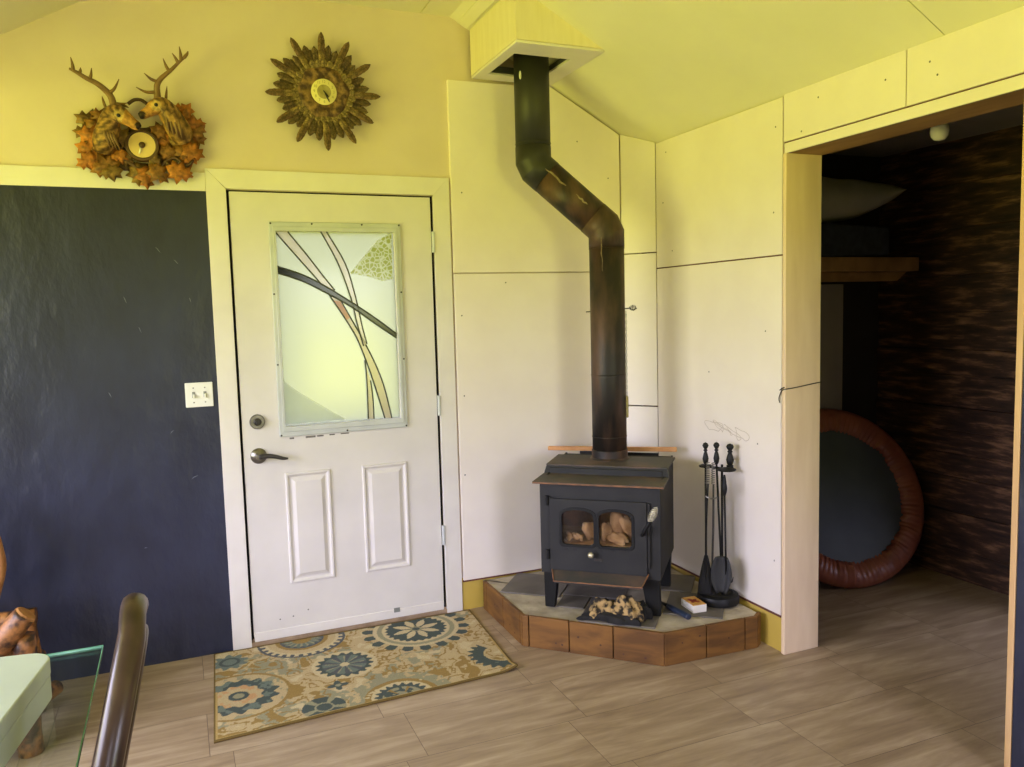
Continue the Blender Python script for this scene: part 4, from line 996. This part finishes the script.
# clock ring, dial and hands
cc = WC(142, 145, -.045); mt = face_y((cc.x, -.0, cc.z)); s = .0043
bm = B(); lathe(bm, [(14.5*s, .0), (15.6*s, .03), (14.8*s, .044), (12.9*s, .046), (11.8*s, .042), (.002, .041)], 36, mt); obj('clock_ring', bm, 'dark_wood', dc, auto=50)
bm = B(); lathe(bm, [(12*s, .041), (12*s, .0445), (.002, .0455)], 36, mt); dl = obj('dial', bm, 'dial_wood', dc)
bm = B(); lathe(bm, [(3*s, .046), (2.6*s, .052), (.001, .054)], 16, mt); obj('dial_hub', bm, 'dark_wood', dl, smooth=True)
bm = B(); tube(bm, [(cc.x-.006, -.05, cc.z-.012), (cc.x-.012, -.05, cc.z-.036)], [.0035, .003], 6); obj('clock_hand', bm, 'white_plastic', dl, smooth=True)
# stags
def stag(pts, rads, eye, ears, nose, seed, mane):
    bm = B(); tube(bm, [WC(px, py, y) for px, py, y in pts], [r*.0043 for r in rads], 16, smooth=5)
    o = obj('stag_head', bm, 'deer', dc, smooth=True)
    e2 = WC(*eye); nz = WC(*nose)
    off = Vector(dc.location)
    def col(co, k2):
        p = co+off; de = math.hypot(p.x-e2.x, p.z-e2.z); dn = math.hypot(p.x-nz.x, p.z-nz.z)
        if dn < .016: return lin((46, 32, 22))
        if de < .022: return lin((198, 166, 100))
        f = math.sin(p.x*260+p.z*90)
        base = (182, 132, 66) if dn < .075 else ((164, 126, 70) if f > 0 else (86, 60, 34))
        return lin(base)
    paint(o, col)
    bm = B(); ball(bm, e2+Vector((0, -.004, 0)), .0075, (1, .8, 1)); obj('eye', bm, 'black', o, smooth=True)
    for q in ears:
        bm = B(); tube(bm, [WC(*p) for p in q], [.006, .012, .009, .001], 10, smooth=3, squash=(1, .5), up=(0, 1, 0)); eo = obj('ear', bm, 'antler', o, smooth=True)
    for q in mane:
        bm = B(); tube(bm, [WC(*p) for p in q], [.003, .006, .005, .001], 6, smooth=3); obj('mane_lock', bm, 'antler', o, smooth=True)
    return o
L = stag([(103, 150, -.02), (105, 140, -.045), (108, 129, -.062), (111, 118, -.075), (117, 113, -.085), (124, 117, -.092), (131, 122, -.098), (137, 126, -.10), (140, 128, -.10)], [9, 11, 10.5, 9, 8.5, 7, 5.2, 4.4, 2.6], (118.5, 115.5, -.118), [[(108, 112, -.07), (105, 106, -.065), (103, 100, -.06), (102, 96, -.055)], [(113, 108, -.06), (120, 105, -.05), (125, 106, -.045), (129, 108, -.04)]], (139.5, 126, -.11), 1,
         [[(104+3*i, 126+i*1.5, -.095+.008*i*.2), (105+3*i, 134+i, -.1), (108+3.2*i, 141+i, -.095), (110+3.5*i, 148+i, -.08)] for i in range(4)])
R_ = stag([(184, 141, -.02), (180, 132, -.04), (174, 122, -.06), (168, 112, -.072), (161, 106, -.08), (154, 108, -.086), (148, 112, -.09), (142, 115, -.092), (139, 116, -.092)], [9, 11.5, 11, 9.5, 8.5, 6.8, 5, 4, 2.4], (156, 105, -.112), [[(166, 104, -.06), (166, 98, -.055), (166.5, 92, -.05), (167, 86, -.045)]], (141, 115, -.10), 2,
         [[(166+4*i, 114+i*1.2, -.1), (167+4*i, 121+i, -.1), (168+4.2*i, 128+i, -.095), (170+4*i, 135+i, -.08)] for i in range(4)])
def antler(par, beam, tines):
    bm = B(); k2 = len(beam); tube(bm, [WC(*p) for p in beam], [.015*(1-.7*i/(k2-1)) for i in range(k2)], 9, smooth=4)
    for q in tines: tube(bm, [WC(*p) for p in q], [.0075, .006, .0015], 7, smooth=4)
    obj('antler', bm, 'antler', par, smooth=True)
antler(L, [(114, 108, -.07), (111, 97, -.075), (104, 89, -.085), (96, 83, -.095), (86, 78, -.10), (77, 72.5, -.105), (72, 70, -.105), (69, 68.5, -.105)],
       [[(73, 70.5, -.105), (72.5, 65, -.11), (70.5, 57, -.115)], [(79, 74, -.1), (80.3, 71, -.108), (80.5, 67.5, -.11)], [(89.5, 80, -.098), (91, 75, -.105), (91.5, 68, -.11)], [(108, 93, -.08), (114, 89, -.09), (119, 79, -.1)], [(113, 103, -.07), (120, 104, -.08), (127, 103, -.085)]])
antler(R_, [(158, 102, -.07), (157, 93, -.075), (157, 85, -.085), (160.5, 79, -.09), (166, 74, -.097), (172, 69, -.102), (179, 62, -.106), (187, 55, -.108)],
       [[(156.5, 92, -.078), (146, 92, -.09), (136, 87, -.10)], [(158, 82, -.088), (151, 79, -.097), (144, 73, -.105)], [(169, 71, -.1), (166, 66, -.107), (163, 58.5, -.11)], [(178, 63, -.105), (176, 59, -.11), (172, 53, -.115)], [(181, 60.5, -.106), (180.5, 54, -.112), (179.2, 46.5, -.118)], [(184, 57.5, -.107), (187, 54, -.112), (188, 51, -.115)]])

# ------------------------------------------------------------------ feather clock
fc = WC(323.5, 92.6, -.04); FS = .00432
fk = thing('feather_wall_clock', 'round wall clock ringed with long brown feathers above the white door', 'wall clock', (fc.x, .011, fc.z))
def feather(ang, r0, r1, w, dep, seed, cols3):
    rnd = random.Random(seed); bm = B(); n = 18; cx, cz = fc.x, fc.z; ids = []
    rows = []
    for i in range(n+1):
        q = i/n; ww = w*(.7+.3*min(1, q/.6)) if q < .78 else w*math.sqrt(max(0, 1-((q-.78)/.225)**1.7)); rad = r0+(r1-r0)*q; y = -dep-.016*q
        row = []
        for s, dy in ((-1, .0025), (-.5, 0), (0, -.0035), (.5, 0), (1, .0025)):
            jag = 1+.06*math.sin(i*3.1+s*7+seed); rr = rad-abs(s)*.004
            px, pz = rr*math.cos(ang)-ww*s*jag*math.sin(ang), rr*math.sin(ang)+ww*s*jag*math.cos(ang)
            row.append(bm.verts.new((cx+px, y+dy, cz+pz))); ids.append((q, s))
        rows.append(row)
    for A, D in zip(rows, rows[1:]):
        for i in range(4): bm.faces.new((A[i], A[i+1], D[i+1], D[i]))
    o = obj('feather', bm, 'feather', fk, smooth=True); sm = o.modifiers.new('solid', 'SOLIDIFY'); sm.thickness = .002
    def col(co, k2):
        q, s = ids[k2] if k2 < len(ids) else (0, 0); c = cols3[0] if q < .55 else cols3[1]
        if abs(s) < .1: c = tuple(x*.7 for x in c)
        if int(q*12) % 3 == 0 and abs(s) == .5: c = tuple(x*.75 for x in c)
        return lin(c)
    paint(o, col)
def ang_px(a, b2): 
    p = WC(260+a/6.136, 30+b2/6.136, -.03); return math.atan2(p.z-fc.z, p.x-fc.x), math.hypot(p.x-fc.x, p.z-fc.z)
tips = [(370, 20), (540, 80), (672, 218), (733, 415), (692, 577), (586, 702), (417, 747), (224, 692), (98, 571), (28, 385), (60, 183), (184, 54)]
angs = []
for i, tp in enumerate(tips):
    a, r = ang_px(*tp); angs.append(a); feather(a, .085, r, .0152, .030, i, ((156, 130, 88), (122, 96, 66)))
angs2 = sorted(angs)
for i, a in enumerate(angs2):
    feather(a+((angs2[(i+1) % 12]-a) % (2*PI))*.5, .08, .176+.02*random.random(), .017, .015, 160+i, ((128, 104, 68), (100, 80, 54)))
    b2 = angs2[(i+1) % 12]; d = (b2-a) % (2*PI)
    feather(a+d*.3, .08, .196+.022*random.random(), .0165, .018, 100+i, ((152, 130, 86), (124, 102, 70)))
    feather(a+d*.68, .08, .2+.024*random.random(), .0165, .02, 130+i, ((142, 118, 78), (112, 90, 62)))
for i in range(30):
    feather(2*PI*i/30+.05, .07, .135+.012*random.random(), .015, .036, 200+i, ((132, 110, 72), (148, 126, 84)))
mt = face_y((fc.x, 0, fc.z))
bm = B(); lathe(bm, [(.105, 0), (.105, .03), (.113, .045), (.11, .052), (.09, .05), (.06, .046), (.001, .045)], 40, mt)
for v in bm.verts:
    dx, dz2 = v.co.x-fc.x, v.co.z-fc.z; a = math.atan2(dz2, dx); k2 = 1+.04*math.sin(6*a+1)+.03*math.sin(9*a); v.co.x = fc.x+dx*k2; v.co.z = fc.z+dz2*k2
M['feather_bed'] = pm('feather_bed_brown', (62, 38, 24), (150, 116, 68), 0.6, 34, bump=0.6, lo=0.4, hi=0.66, bscale=60)
obj('feather_bed', bm, 'feather_bed', fk, smooth=True)
bm = B(); lathe(bm, [(.056, .044), (.057, .053), (.054, .055), (.001, .055)], 36, mt); dl = obj('dial', bm, 'dial_cream', fk, auto=40)
bm = B(); lathe(bm, [(.031, .0552), (.031, .0556), (.001, .056)], 30, mt); obj('dial_centre', bm, 'dial_olive', dl)
# hour numerals as dark strokes around the dial
def numeral(k2):
    txt = str(k2); cu = bpy.data.curves.new('tmp', 'FONT'); cu.body = txt; cu.size = .0165; cu.extrude = .0003; cu.align_x = 'CENTER'; cu.align_y = 'CENTER'
    o = bpy.data.objects.new('tmp', cu); C.objects.link(o); dg = bpy.context.evaluated_depsgraph_get(); dg.update()
    me = bpy.data.meshes.new_from_object(o.evaluated_get(dg)); bpy.data.objects.remove(o); bpy.data.curves.remove(cu)
    a = PI/2-2*PI*k2/12
    bm = B(); bm.from_mesh(me); bpy.data.meshes.remove(me)
    for v in bm.verts: v.co = Vector((fc.x+.0435*math.cos(a)+v.co.x, -.0556-v.co.z, fc.z+.0435*math.sin(a)+v.co.y))
    obj('numeral', bm, 'dial_olive', dl)
for k2 in range(1, 13): numeral(k2)
for a, r, w in ((math.radians(-64), .05, .003), (math.radians(-50), .03, .0042)):
    bm = B(); e3 = Vector((math.cos(a), 0, math.sin(a))); o3 = Vector((fc.x, -.058, fc.z)); tube(bm, [o3-e3*.006, o3+e3*r*.7, o3+e3*r], [w*.5, w, .0008], 6); obj('clock_hand', bm, 'black', dl)

# ------------------------------------------------------------------ side room things
# shelf
sf = thing('wall_shelf', 'thick brown wooden shelf in the dark side room', 'shelf', (2.93, SY, 1.68))
bm = B(); box(bm, (XJ, -.52, 1.679), (3.572, SY-.001, 1.754)); obj('shelf_board', bm, 'rawbeam', sf, bevel=.003)
bm = B(); prism(bm, [(XJ, -.44, 1.678), (3.572, -.44, 1.678), (3.5, -.44, 1.628), (XJ, -.44, 1.628)], (0, .05, 0)); obj('shelf_cleat', bm, 'rawbeam', sf, bevel=.003)
# blanket and pillow
def cushion(c, s, p=2.6, seed=0, tip=0.0):
    bm = B(); bmesh.ops.create_uvsphere(bm, u_segments=48, v_segments=24, radius=1)
    for v in bm.verts:
        q = v.co; f = lambda a, e2: math.copysign(abs(a)**e2, a)
        x, y = f(q.x, .62), f(q.y, .62); zz2 = f(q.z, .9)
        ed = max(abs(x), abs(y)); zz2 *= (1-.75*max(0, ed-.55)/.45)
        zz2 += .06*math.sin(6*x+seed)*math.cos(5*y)
        v.co = Vector((c[0]+x*s[0], c[1]+y*s[1], c[2]+zz2*s[2]-tip*abs(x)*0))
    return bm
bm = B(); bmesh.ops.create_cube(bm, size=1)
bmesh.ops.subdivide_edges(bm, edges=bm.edges, cuts=12, use_grid_fill=True)
for v in bm.verts:
    q = v.co.copy(); r2 = .035*math.sin(9*q.x+2*q.z)*.3
    v.co = Vector((2.83+q.x*1.06, -.385+q.y*.25+r2*.3, 1.842+q.z*.17+.008*math.sin(7*q.x+3*q.z)))
tag(recentre(obj('folded_blanket', bm, 'navy_blanket', bevel=.02, smooth=True), (2.83, -.385, 1.755)), 'dark navy folded bedding on the side room shelf under the pillow', 'blanket')
bm = B(); n1_, n2_ = 40, 16
pl0 = Vector((2.3, -.4, 2.06)); grid = []
bmesh.ops.create_grid(bm, x_segments=44, y_segments=22, size=1)
top = list(bm.verts); faces = list(bm.faces)
def pil(x, y, sg):
    hx = math.sin(PI/2*min(1, (x+1)/.5))**.6 if x < -.5 else max(0, 1-((x+.5)/1.5)**3)**.65
    h = .128*hx*max(0, 1-abs(y)**2.4)**.7
    cr = .006*math.sin(9*x+4*y)*math.cos(5*x-7*y)
    return Vector((2.90+.605*x*(1-.05*y*y), -.385+.15*y*(1-.08*x*x), 2.062+sg*(h+cr*(h/.128))+.06*max(0, x)**2))
dup_ = bmesh.ops.duplicate(bm, geom=list(bm.verts)+list(bm.edges)+list(bm.faces))
low = [g for g in dup_['geom'] if isinstance(g, bmesh.types.BMVert)]
for v in top: v.co = pil(v.co.x, v.co.y, 1)
for v in low: v.co = pil(v.co.x, v.co.y, -1)
bmesh.ops.remove_doubles(bm, verts=bm.verts, dist=.0005); bmesh.ops.recalc_face_normals(bm, faces=bm.faces)
pl = tag(recentre(obj('pillow', bm, 'pillow', smooth=True), (2.9, -.385, 1.934)), 'pale pillow on top of the bedding on the side room shelf', 'pillow')
# trampoline leaning on the end wall
tr_c = Vector((3.055, -.49, .466)); lean = .40
tpn = thing('mini_trampoline', 'round mini trampoline with brown gathered rim leaning in the side room', 'trampoline', (3.02, -.665, 0))
Rl = Matrix.Rotation(math.radians(-11), 3, 'Z') @ Matrix.Rotation(-lean, 3, 'X')
def TPt(a, r, dep): return tr_c+Rl @ Vector((r*math.cos(a), -dep, r*math.sin(a)))
RO, RI = .497, .362
bm = B(); nA = 288; prof = [(RI-.006, -.012, 1), (RI, .004, 1), (RI+.022, .024, .8), (RI+.06, .032, .45), (RI+.1, .03, .15), (RO-.01, .014, .02), (RO, -.012, 0), (RO-.012, -.036, 0), (RO-.06, -.045, 0)]
rw = [random.uniform(-1, 1) for _ in range(96)]
rings = []
for (r, dp, k2) in prof:
    ring = []
    for i in range(nA):
        a = 2*PI*i/nA; q = i/3; j = int(q) % 96; f = q-int(q); w = rw[j]*(1-f)+rw[(j+1) % 96]*f
        ring.append(bm.verts.new(TPt(a, r+.009*w*k2, dp+.024*k2*w+.010*k2*math.sin(96*a))))
    rings.append(ring)
for A, D in zip(rings, rings[1:]):
    for i in range(nA): bm.faces.new((A[i], A[(i+1) % nA], D[(i+1) % nA], D[i]))
bmesh.ops.recalc_face_normals(bm, faces=bm.faces)
obj('gathered_rim', bm, 'vinyl_brown', tpn, smooth=True)
bm = B(); n = 64; 
fr_ = [bm.verts.new(TPt(2*PI*i/n, RI+.02, -.004)) for i in range(n)]; bk = [bm.verts.new(TPt(2*PI*i/n, RI+.02, -.010)) for i in range(n)]
bm.faces.new(fr_); bm.faces.new(bk[::-1])
for i in range(n): bm.faces.new((fr_[i], bk[i], bk[(i+1) % n], fr_[(i+1) % n]))
bmesh.ops.recalc_face_normals(bm, faces=bm.faces)
obj('jumping_mat', bm, 'tramp_mat', tpn)
bm = B(); tube(bm, [TPt(2*PI*i/64, RO-.03, -.028) for i in range(64)], .016, 8, closed=True); obj('frame_ring', bm, 'nickel_dark', tpn, smooth=True)
# bulb
bl = thing('light_bulb', 'bare white light bulb hanging from the side room ceiling', 'light bulb', (2.6, -1.42, 2.352))
bm = B(); lathe(bm, [(.03, 2.352), (.03, 2.33), (.022, 2.325), (.02, 2.262), (.019, 2.25)], 20, Matrix.Translation((2.6, -1.432, 0))); obj('socket', bm, 'porcelain', bl, auto=40)
bm = B(); lathe(bm, [(.014, 2.256), (.016, 2.236), (.024, 2.222), (.0335, 2.198), (.035, 2.182), (.031, 2.163), (.02, 2.15), (.001, 2.146)], 24, Matrix.Translation((2.6, -1.432, 0))); obj('bulb_globe', bm, 'bulb', bl, smooth=True)

# ------------------------------------------------------------------ dining corner (left edge)
TZ = .745
gt = thing('glass_table', 'glass topped table with green edges at the lower left', 'table', (-.9, -2.3, 0))
bm = B(); box(bm, (-1.28, -2.95, TZ-.01), (-.456, -1.682, TZ)); tt = obj('glass_top', bm, 'table_glass', gt)
bm = plate_mesh([(-1.281, -2.951), (-.4545, -2.951), (-.4545, -1.6805), (-1.281, -1.6805)], [[(-1.279, -2.949), (-.4565, -2.949), (-.4565, -1.6825), (-1.279, -1.6825)]], .0096, lambda a, b2, c: Vector((a, b2, TZ-.005+c))); obj('glass_edge', bm, 'glass_edge', tt)
bm = B(); lathe(bm, [(.2, 0), (.2, .012), (.03, .03), (.028, .7), (.12, .72), (.12, TZ-.0105)], 28, Matrix.Translation((-1.02, -2.4, 0))); obj('pedestal', bm, 'nickel_dark', gt, auto=40)
# white box on the table
wb = thing('white_storage_box', 'white plastic box with a rounded corner on the glass table', 'box', (-.68, -2.1, TZ))
q0 = Vector((-.523, -1.9, 0)); ed = Vector((-.0455, -.285, 0)).normalized(); pe = Vector((ed.y, -ed.x, 0))
if pe.x > 0: pe = -pe
def rr_poly(w, l, r, ins=0):
    out = []; cs = [(r, r), (w-r, r), (w-r, l-r), (r, l-r)]; st0 = [PI, PI*1.5, 0, PI/2]
    for (cx, cy), a0 in zip(cs, st0):
        for i in range(9):
            a = a0+PI/2*i/8; out.append((cx+(r-ins)*math.cos(a), cy+(r-ins)*math.sin(a)))
    return out
def wbP(a, b2, zz2): return q0+pe*a+ed*b2+up*zz2
for nm, z0, z1, ins in (('box_base', TZ, TZ+.05, .0), ('box_lid', TZ+.0515, TZ+.085, -.0012)):
    bm = B(); prism(bm, [wbP(a, b2, z0) for a, b2 in rr_poly(.30, .42, .05, ins)], (0, 0, z1-z0)); ob = obj(nm, bm, 'white_box', wb, bevel=.003)
for k2 in range(6):
    bm = B(); y0 = .10+.012*k2; prism(bm, [wbP(.088, y0, TZ+.085), wbP(.088, y0+.005, TZ+.085), wbP(.104+.006*(k2 % 3), y0+.005, TZ+.085), wbP(.104+.006*(k2 % 3), y0, TZ+.085)], (0, 0, .0004)); obj('grey_print', bm, 'grey_ink', ob)
# dining chair seen edge on
dcq = thing('dining_chair', 'dark lacquered dining chair with an arched back beside the glass table', 'chair', (-.55, -2.25, 0))
def arcP(t2, ins=0.0, dx=0.0):
    """arched back in a leaning plane; t2 runs from the near foot of the arch to the far one"""
    a = PI*t2; yy = -2.235-(.235-ins)*math.cos(a); h = .60+(.423-ins)*math.sin(a)**.75 if 0 < t2 < 1 else .60
    lean_x = -.447+.098*min(1, (h-.60)/.40)
    return Vector((lean_x+dx, yy, h-.015))
bm = B(); path = [Vector((-.475, -2.47, .42)), Vector((-.46, -2.47, .52))]+[arcP(i/24) for i in range(25)]+[Vector((-.46, -2.0, .52)), Vector((-.475, -2.0, .42))]
tube(bm, path, [.0215]*len(path), 14, squash=(1, .8)); obj('back_arch', bm, 'chairwood', dcq, smooth=True)
bm = B(); path = [arcP(i/20, .05, .014) for i in range(21)]; tube(bm, path, .014, 10); obj('inner_arch', bm, 'chairwood', dcq, smooth=True)
bm = B(); lathe(bm, [(.012, 0), (.012, .012), (.008, .016)], 14, Matrix.Translation((-.352, -2.3, .935)) @ Matrix.Rotation(PI/2, 4, 'Y')); obj('bolt_cap', bm, 'black', dcq, auto=40)
for yy in (-2.33, -2.235, -2.14):
    bm = B(); tube(bm, [(-.47, yy, .45), (-.435, yy, .65), (-.37, yy, .93)], .009, 8, smooth=4); obj('back_spindle', bm, 'chairwood', dcq, smooth=True)
bm = B(); lathe(bm, [(.20, .425), (.222, .44), (.222, .455), (.2, .47), (.001, .474)], 36, Matrix.Translation((-.66, -2.235, 0))); obj('seat', bm, 'chairwood', dcq, auto=50)
for x, yy, sx in ((-.475, -2.45, .03), (-.475, -2.02, .03), (-.82, -2.38, -.02), (-.82, -2.09, -.02)):
    bm = B(); tube(bm, [(x, yy, .44), (x+sx*.4, yy, .2), (x+sx, yy, 0)], [.021, .019, .015], 12, smooth=3); obj('leg', bm, 'chairwood', dcq, smooth=True)
# rustic log chair
lc = thing('log_armchair', 'rustic peeled log armchair by the navy wall at the left edge', 'chair', (-1.0, -.55, 0))
def logp(pts, r, mat='log', n=14, k2=4, name='log_rail'):
    bm = B(); rads = r if hasattr(r, '__len__') else [r*(1+.06*math.sin(2.3*i)) for i in range(len(pts))]
    tube(bm, pts, rads, n, smooth=k2)
    for v in bm.verts: v.co += Vector((math.sin(v.co.z*31+v.co.y*17), math.cos(v.co.x*29), math.sin(v.co.x*23)))*.002
    return obj(name, bm, mat, lc, smooth=True)
logp([(-1.0, -.62, .29), (-.93, -.62, .36), (-.84, -.62, .455), (-.79, -.62, .51)], [.044, .043, .042, .038], name='arm')
bm = B(); dv = Vector((.05, 0, .055)).normalized(); tube(bm, [Vector((-.79, -.62, .51))+dv*-.003, Vector((-.79, -.62, .51))+dv*.006], [.039, .033], 14); obj('arm_end', bm, 'log_end', lc)
logp([(-.812, -.60, 0), (-.815, -.60, .2), (-.808, -.60, .43)], .042, name='leg')
logp([(-.85, -.26, 0), (-.85, -.26, .25), (-.86, -.26, .37)], .04, name='leg')
logp([(-1.22, -.6, 0), (-1.22, -.6, .43)], .042, name='leg'); logp([(-1.22, -.26, 0), (-1.22, -.26, .43)], .042, name='leg')
logp([(-1.26, -.6, .36), (-.84, -.6, .36)], .035, name='seat_rail'); logp([(-1.26, -.24, .38), (-.82, -.26, .38)], .035, name='seat_rail')
logp([(-.83, -.64, .2), (-.82, -.42, .21), (-.83, -.2, .2)], .03, name='stretcher')
logp([(-.98, -.72, .1), (-.86, -.5, .1), (-.76, -.30, .1)], .03, name='stretcher')
bm = B(); box(bm, (-1.24, -.6, .33), (-.9, -.24, .36)); obj('seat', bm, 'log', lc, bevel=.015)
logp([(-.97, -.2, .42), (-.935, -.22, .55), (-.925, -.23, .64), (-.95, -.23, .74), (-1.03, -.23, .80), (-1.12, -.23, .80), (-1.2, -.23, .7), (-1.22, -.22, .42)], .018, 'log_end', name='back_hoop')
for x in (-1.15, -1.06, -.98): logp([(x, -.22, .38), (x, -.23, .77)], .012, name='back_spindle')

# ------------------------------------------------------------------ daylight
w = bpy.data.worlds.new('daylight'); sc.world = w; w.use_nodes = True; nt = w.node_tree
for n in list(nt.nodes): nt.nodes.remove(n)
out = nt.nodes.new('ShaderNodeOutputWorld'); bg = nt.nodes.new('ShaderNodeBackground'); tc = nt.nodes.new('ShaderNodeTexCoord'); sx = nt.nodes.new('ShaderNodeSeparateXYZ')
nt.links.new(tc.outputs['Generated'], sx.inputs[0])
mr = nt.nodes.new('ShaderNodeMapRange'); mr.inputs['From Min'].default_value = -1; mr.inputs['From Max'].default_value = 1
nt.links.new(sx.outputs['Z'], mr.inputs['Value'])
r = nt.nodes.new('ShaderNodeValToRGB'); e = r.color_ramp.elements
e[0].position = 0; e[0].color = (1.4, 1.4, .17, 1); e[1].position = 1; e[1].color = (1.8, 1.85, 2.5, 1)
k = e.new(.48); k.color = (1.4, 1.42, .2, 1)
k = e.new(.505); k.color = (.7, .76, .4, 1)
k = e.new(.54); k.color = (1.88, 1.86, 2.45, 1)
nt.links.new(mr.outputs['Result'], r.inputs['Fac']); nt.links.new(r.outputs['Color'], bg.inputs['Color']); bg.inputs['Strength'].default_value = 5.5
nt.links.new(bg.outputs[0], out.inputs['Surface'])
pd = bpy.data.lights.new('window_portal', 'AREA'); pd.shape = 'RECTANGLE'; pd.size = WY1-WY0; pd.size_y = WZ1-WZ0; pd.cycles.is_portal = True
po = bpy.data.objects.new('window_portal', pd); C.objects.link(po); po.location = (XL-.1, (WY0+WY1)/2, (WZ0+WZ1)/2)
po.matrix_world = Matrix.Translation(po.location) @ Matrix(((0, 0, -1), (-1, 0, 0), (0, 1, 0))).to_4x4()

for xa, xb in BW:
    pd = bpy.data.lights.new('window_portal', 'AREA'); pd.shape = 'RECTANGLE'; pd.size = xb-xa; pd.size_y = BZ1-BZ0; pd.cycles.is_portal = True
    po = bpy.data.objects.new('window_portal', pd); C.objects.link(po)
    po.matrix_world = Matrix.Translation(((xa+xb)/2, YB-.1, (BZ0+BZ1)/2)) @ Matrix(((1, 0, 0), (0, 0, -1), (0, 1, 0))).to_4x4()
pd = bpy.data.lights.new('window_portal', 'AREA'); pd.shape = 'RECTANGLE'; pd.size = .4; pd.size_y = .42; pd.cycles.is_portal = True
po = bpy.data.objects.new('window_portal', pd); C.objects.link(po)
po.matrix_world = Matrix.Translation((SX+.1, -1.6, .52)) @ Matrix(((0, 0, 1), (1, 0, 0), (0, 1, 0))).to_4x4()

vs = sc.view_settings; vs.view_transform = 'Standard'; vs.look = 'None'; vs.gamma = 1; vs.use_curve_mapping = False; vs.exposure = 0.42
sc.cycles.use_denoising = True
sc.cycles.max_bounces = 10; sc.cycles.diffuse_bounces = 6; sc.cycles.transparent_max_bounces = 12
